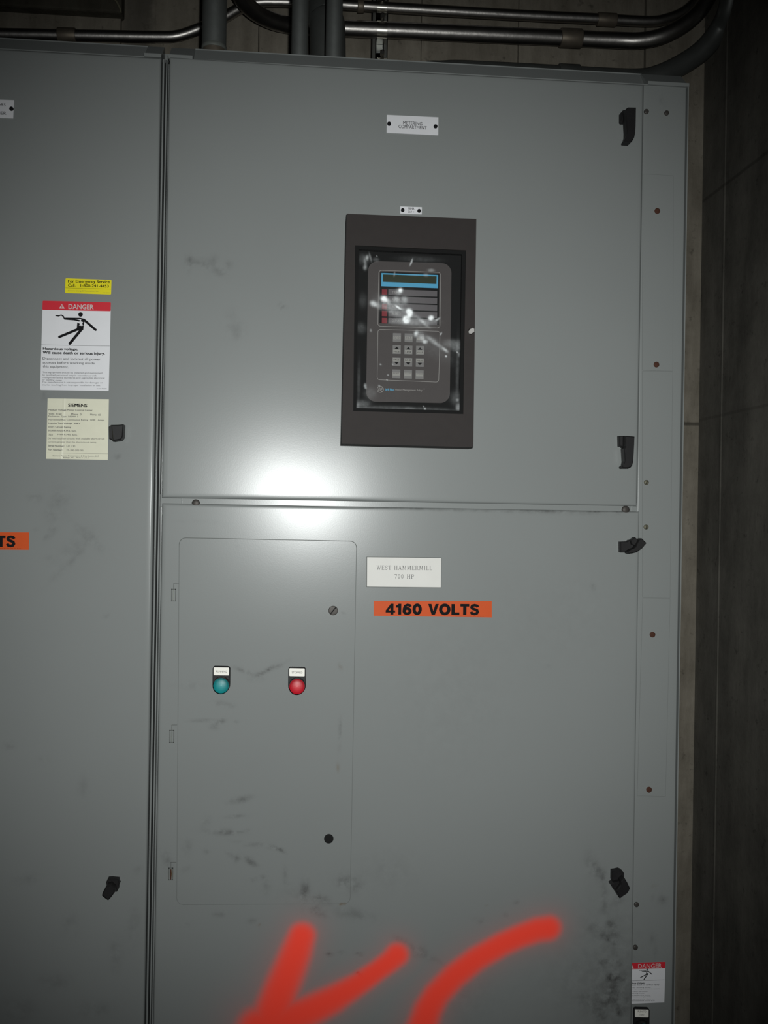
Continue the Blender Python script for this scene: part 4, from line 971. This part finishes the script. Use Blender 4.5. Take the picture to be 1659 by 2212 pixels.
# 1: thin run along the wall, offset bend behind the first riser, then rightward and up the corner
e1 = P(1490, 12, Y1)
path1 = smooth([P(-1500, 32, Y1), P(-200, 69.5, Y1), P(0, 73.5, Y1), P(200, 77, Y1), P(340, 79.5, Y1), P(385, 77, Y1), P(430, 62, Y1), P(480, 40, Y1), P(515, 20, Y1), P(550, 6, Y1), P(600, 4, Y1), P(700, 8, Y1), P(850, 17.5, Y1), P(1100, 32, Y1), P(1290, 41, Y1), P(1400, 46.5, Y1), P(1440, 41, Y1), P(1478, 25, Y1), P(1508, -4, Y1), P(1523, -40, Y1), P(1530, -100, Y1), P(1534, -300, Y1)])
c1 = conduit('thin galvanised conduit topmost on the wall, with an offset bend left of centre', 'conduit', path1, R1, 'zinc')
coupling(c1, (125,75.2), (164,76.2), Y1, R1*1.22); coupling(c1, (1290,41.5), (1331,43.8), Y1, R1*1.2); coupling(c1, (772,12.6), (786,13.4), Y1, R1*1.25)
# 2: middle run: comes down from above left, runs right, turns up
path2 = smooth([P(500, -260, 0.62), P(503, -120, 0.63), P(508, -50, 0.66), P(520, -8, 0.70), P(548, 24, 0.75), P(590, 46, 0.80), P(640, 56, Y2c), P(740, 61.5, Y2c), P(900, 68, Y2c), P(1100, 77, Y2c), P(1230, 82.5, Y2c), P(1330, 87, 0.825), P(1385, 87.5, 0.812), P(1435, 76, 0.80), P(1485, 48, 0.795), P(1520, 12, 0.795), P(1545, -40, 0.795), P(1556, -100, 0.795), P(1562, -300, 0.795)])
c2 = conduit('medium galvanised conduit in the middle of the wall run, curving up at both ends', 'conduit', path2, R2, 'zinc')
coupling(c2, (1210,81.6), (1256,83.6), Y2c, R2*1.16)
# 3: thick lowest run, mostly hidden behind the cabinet top
p3 = P(930, 152, Y3c)
path3 = smooth([Vector((p3.x-0.06, Y3c-0.06, 2.36)), Vector((p3.x-0.055, Y3c-0.06, 2.46)), P(912, 175, Y3c-0.03), P(960, 155, Y3c), P(1080, 158, Y3c), P(1250, 167, Y3c), P(1370, 172, Y3c), P(1420, 164, Y3c), P(1475, 138, Y3c), P(1520, 106, Y3c-0.01), P(1555, 62, Y3c-0.03), P(1574, 20, Y3c-0.07), P(1584, -40, Y3c-0.10), P(1588, -120, Y3c-0.12), P(1590, -300, Y3c-0.13)])
c3 = conduit('thick dark conduit lowest in the run, curving up at the right corner', 'conduit', path3, R3*0.93, 'zinc_dark')
coupling(c3, (1205,165), (1250,167), Y3c, R3*1.06, 'zinc_dark')
# risers standing on the cabinet tops
def riser(px, py, Y, r, label, collar=False):
    p = P(px, py, Y)
    root = thing('conduit_riser', label, 'pipe', (p.x, Y, 2.35), 'upright conduits above the cabinets')
    zc = P(px, 92, Y-r).z if collar else 2.35
    m = MB(); m.tube([(p.x, Y, zc), (p.x, Y, CEIL)], r, 32); m.build('pipe', 'zinc_dull', root)
    if collar:
        m = MB(); m.tube([(p.x, Y, zc-0.004), (p.x, Y, zc-0.002), (p.x, Y, zc+0.003), (p.x, Y, zc+0.004)], [r*1.0, r*1.03, r*1.03, r], 32); m.build('collar', 'hinge', root)
        m = MB(); m.tube([(p.x, Y, 2.35), (p.x, Y, zc-0.003)], r*0.93, 32); m.build('nipple', 'coupling', root)
    return root
riser(463, 60, 0.33, 0.0250, 'thick grey conduit riser with collar, leftmost of the upright conduits', True)
riser(648, 60, 0.30, 0.0170, 'slim grey upright conduit, second from the left above the cabinet')
riser(722, 60, 0.30, 0.0170, 'slim grey upright conduit rightmost, in front of the bulky leaning one')
w1 = smooth([Vector((P(712, 120, 0.52).x, 0.52, 2.352)), P(708, 80, 0.52), P(702, 40, 0.53), P(700, 0, 0.54), P(699, -100, 0.55), P(699, -300, 0.56)])
m = MB(); m.tube(w1, 0.0405, 32); rr_ = thing('conduit_riser', 'bulky dark conduit leaning slightly, behind the two slim uprights', 'pipe', w1[0], 'upright conduits above the cabinets'); m.build('pipe', 'zinc_dark', rr_)
# strut channel and clamps
sx0, sx1 = P(803, 60, 0.862).x, P(838, 60, 0.862).x
ST = thing('strut_channel', 'dark upright strut channel bolted to the wall, carrying pipe clamps', 'bracket', ((sx0+sx1)/2, WALL_Y, 2.0))
m = MB(); yf_ = 0.862
m.box(sx0, sx0+0.010, yf_, yf_+0.0025, 1.6, 3.1); m.box(sx1-0.010, sx1, yf_, yf_+0.0025, 1.6, 3.1)
m.box(sx0, sx0+0.0025, yf_, WALL_Y+0.004, 1.6, 3.1); m.box(sx1-0.0025, sx1, yf_, WALL_Y+0.004, 1.6, 3.1); m.box(sx0, sx1, WALL_Y-0.004, WALL_Y+0.004, 1.6, 3.1)
m.build('channel', 'strut', ST)
xm = (sx0+sx1)/2
m = MB(); zb = P(820, 103, yf_).z; m.box(xm-0.009, xm+0.009, yf_+0.002, yf_+0.010, zb-0.012, zb+0.012, bev=0.001); m.build('channel_nut', 'zinc_dull', ST)
for (cy, Yc, R) in ((15.8, Y1, R1), (65.0, Y2c, R2), (150, Y3c, R3*0.93)):
    c = P(820, cy, Yc); c.x = xm+0.003
    pts = []; 
    for k in range(15):
        a = math.radians(-100+200*k/14); pts.append((c.x, Yc-(R+0.0015)*math.cos(a), c.z+(R+0.0015)*math.sin(a)))
    m = MB(); v = []
    for hw in (-0.0125, 0.0125):
        v += [Vector((p[0]+hw, p[1], p[2])) for p in pts]
    n = len(pts); m.add(v, [[i, i+1, n+i+1, n+i] for i in range(n-1)], 0, True)
    m.box(c.x-0.0125, c.x+0.0125, Yc-0.004, yf_, c.z+R+0.0005, c.z+R+0.0025); m.box(c.x-0.0125, c.x+0.0125, Yc-0.004, yf_, c.z-R-0.0025, c.z-R-0.0005)
    cl = m.build('pipe_clamp', 'bright', ST)
    m = MB(); m.tube([(c.x, Yc-0.022, c.z+R+0.002), (c.x, Yc-0.022, c.z+R+0.012)], 0.0055, 12); m.tube([(c.x, Yc-0.012, c.z+R+0.004), (c.x, Yc-0.028, c.z+R+0.004)], 0.005, 12); m.build('clamp_bolt', 'bright', cl)
# thin wire beside the ledge
wp_ = smooth([P(228, -60, 0.858), P(240, -14, 0.858), P(252, 4, 0.858), P(259, 18, 0.858), P(261, 27, 0.858)])
m = MB(); m.tube(wp_, 0.0028, 10); tag(m.build('hanging_wire', 'wire', loc=tuple(wp_[-1])), 'thin pale wire curving down at the end of the concrete ledge', 'wire')
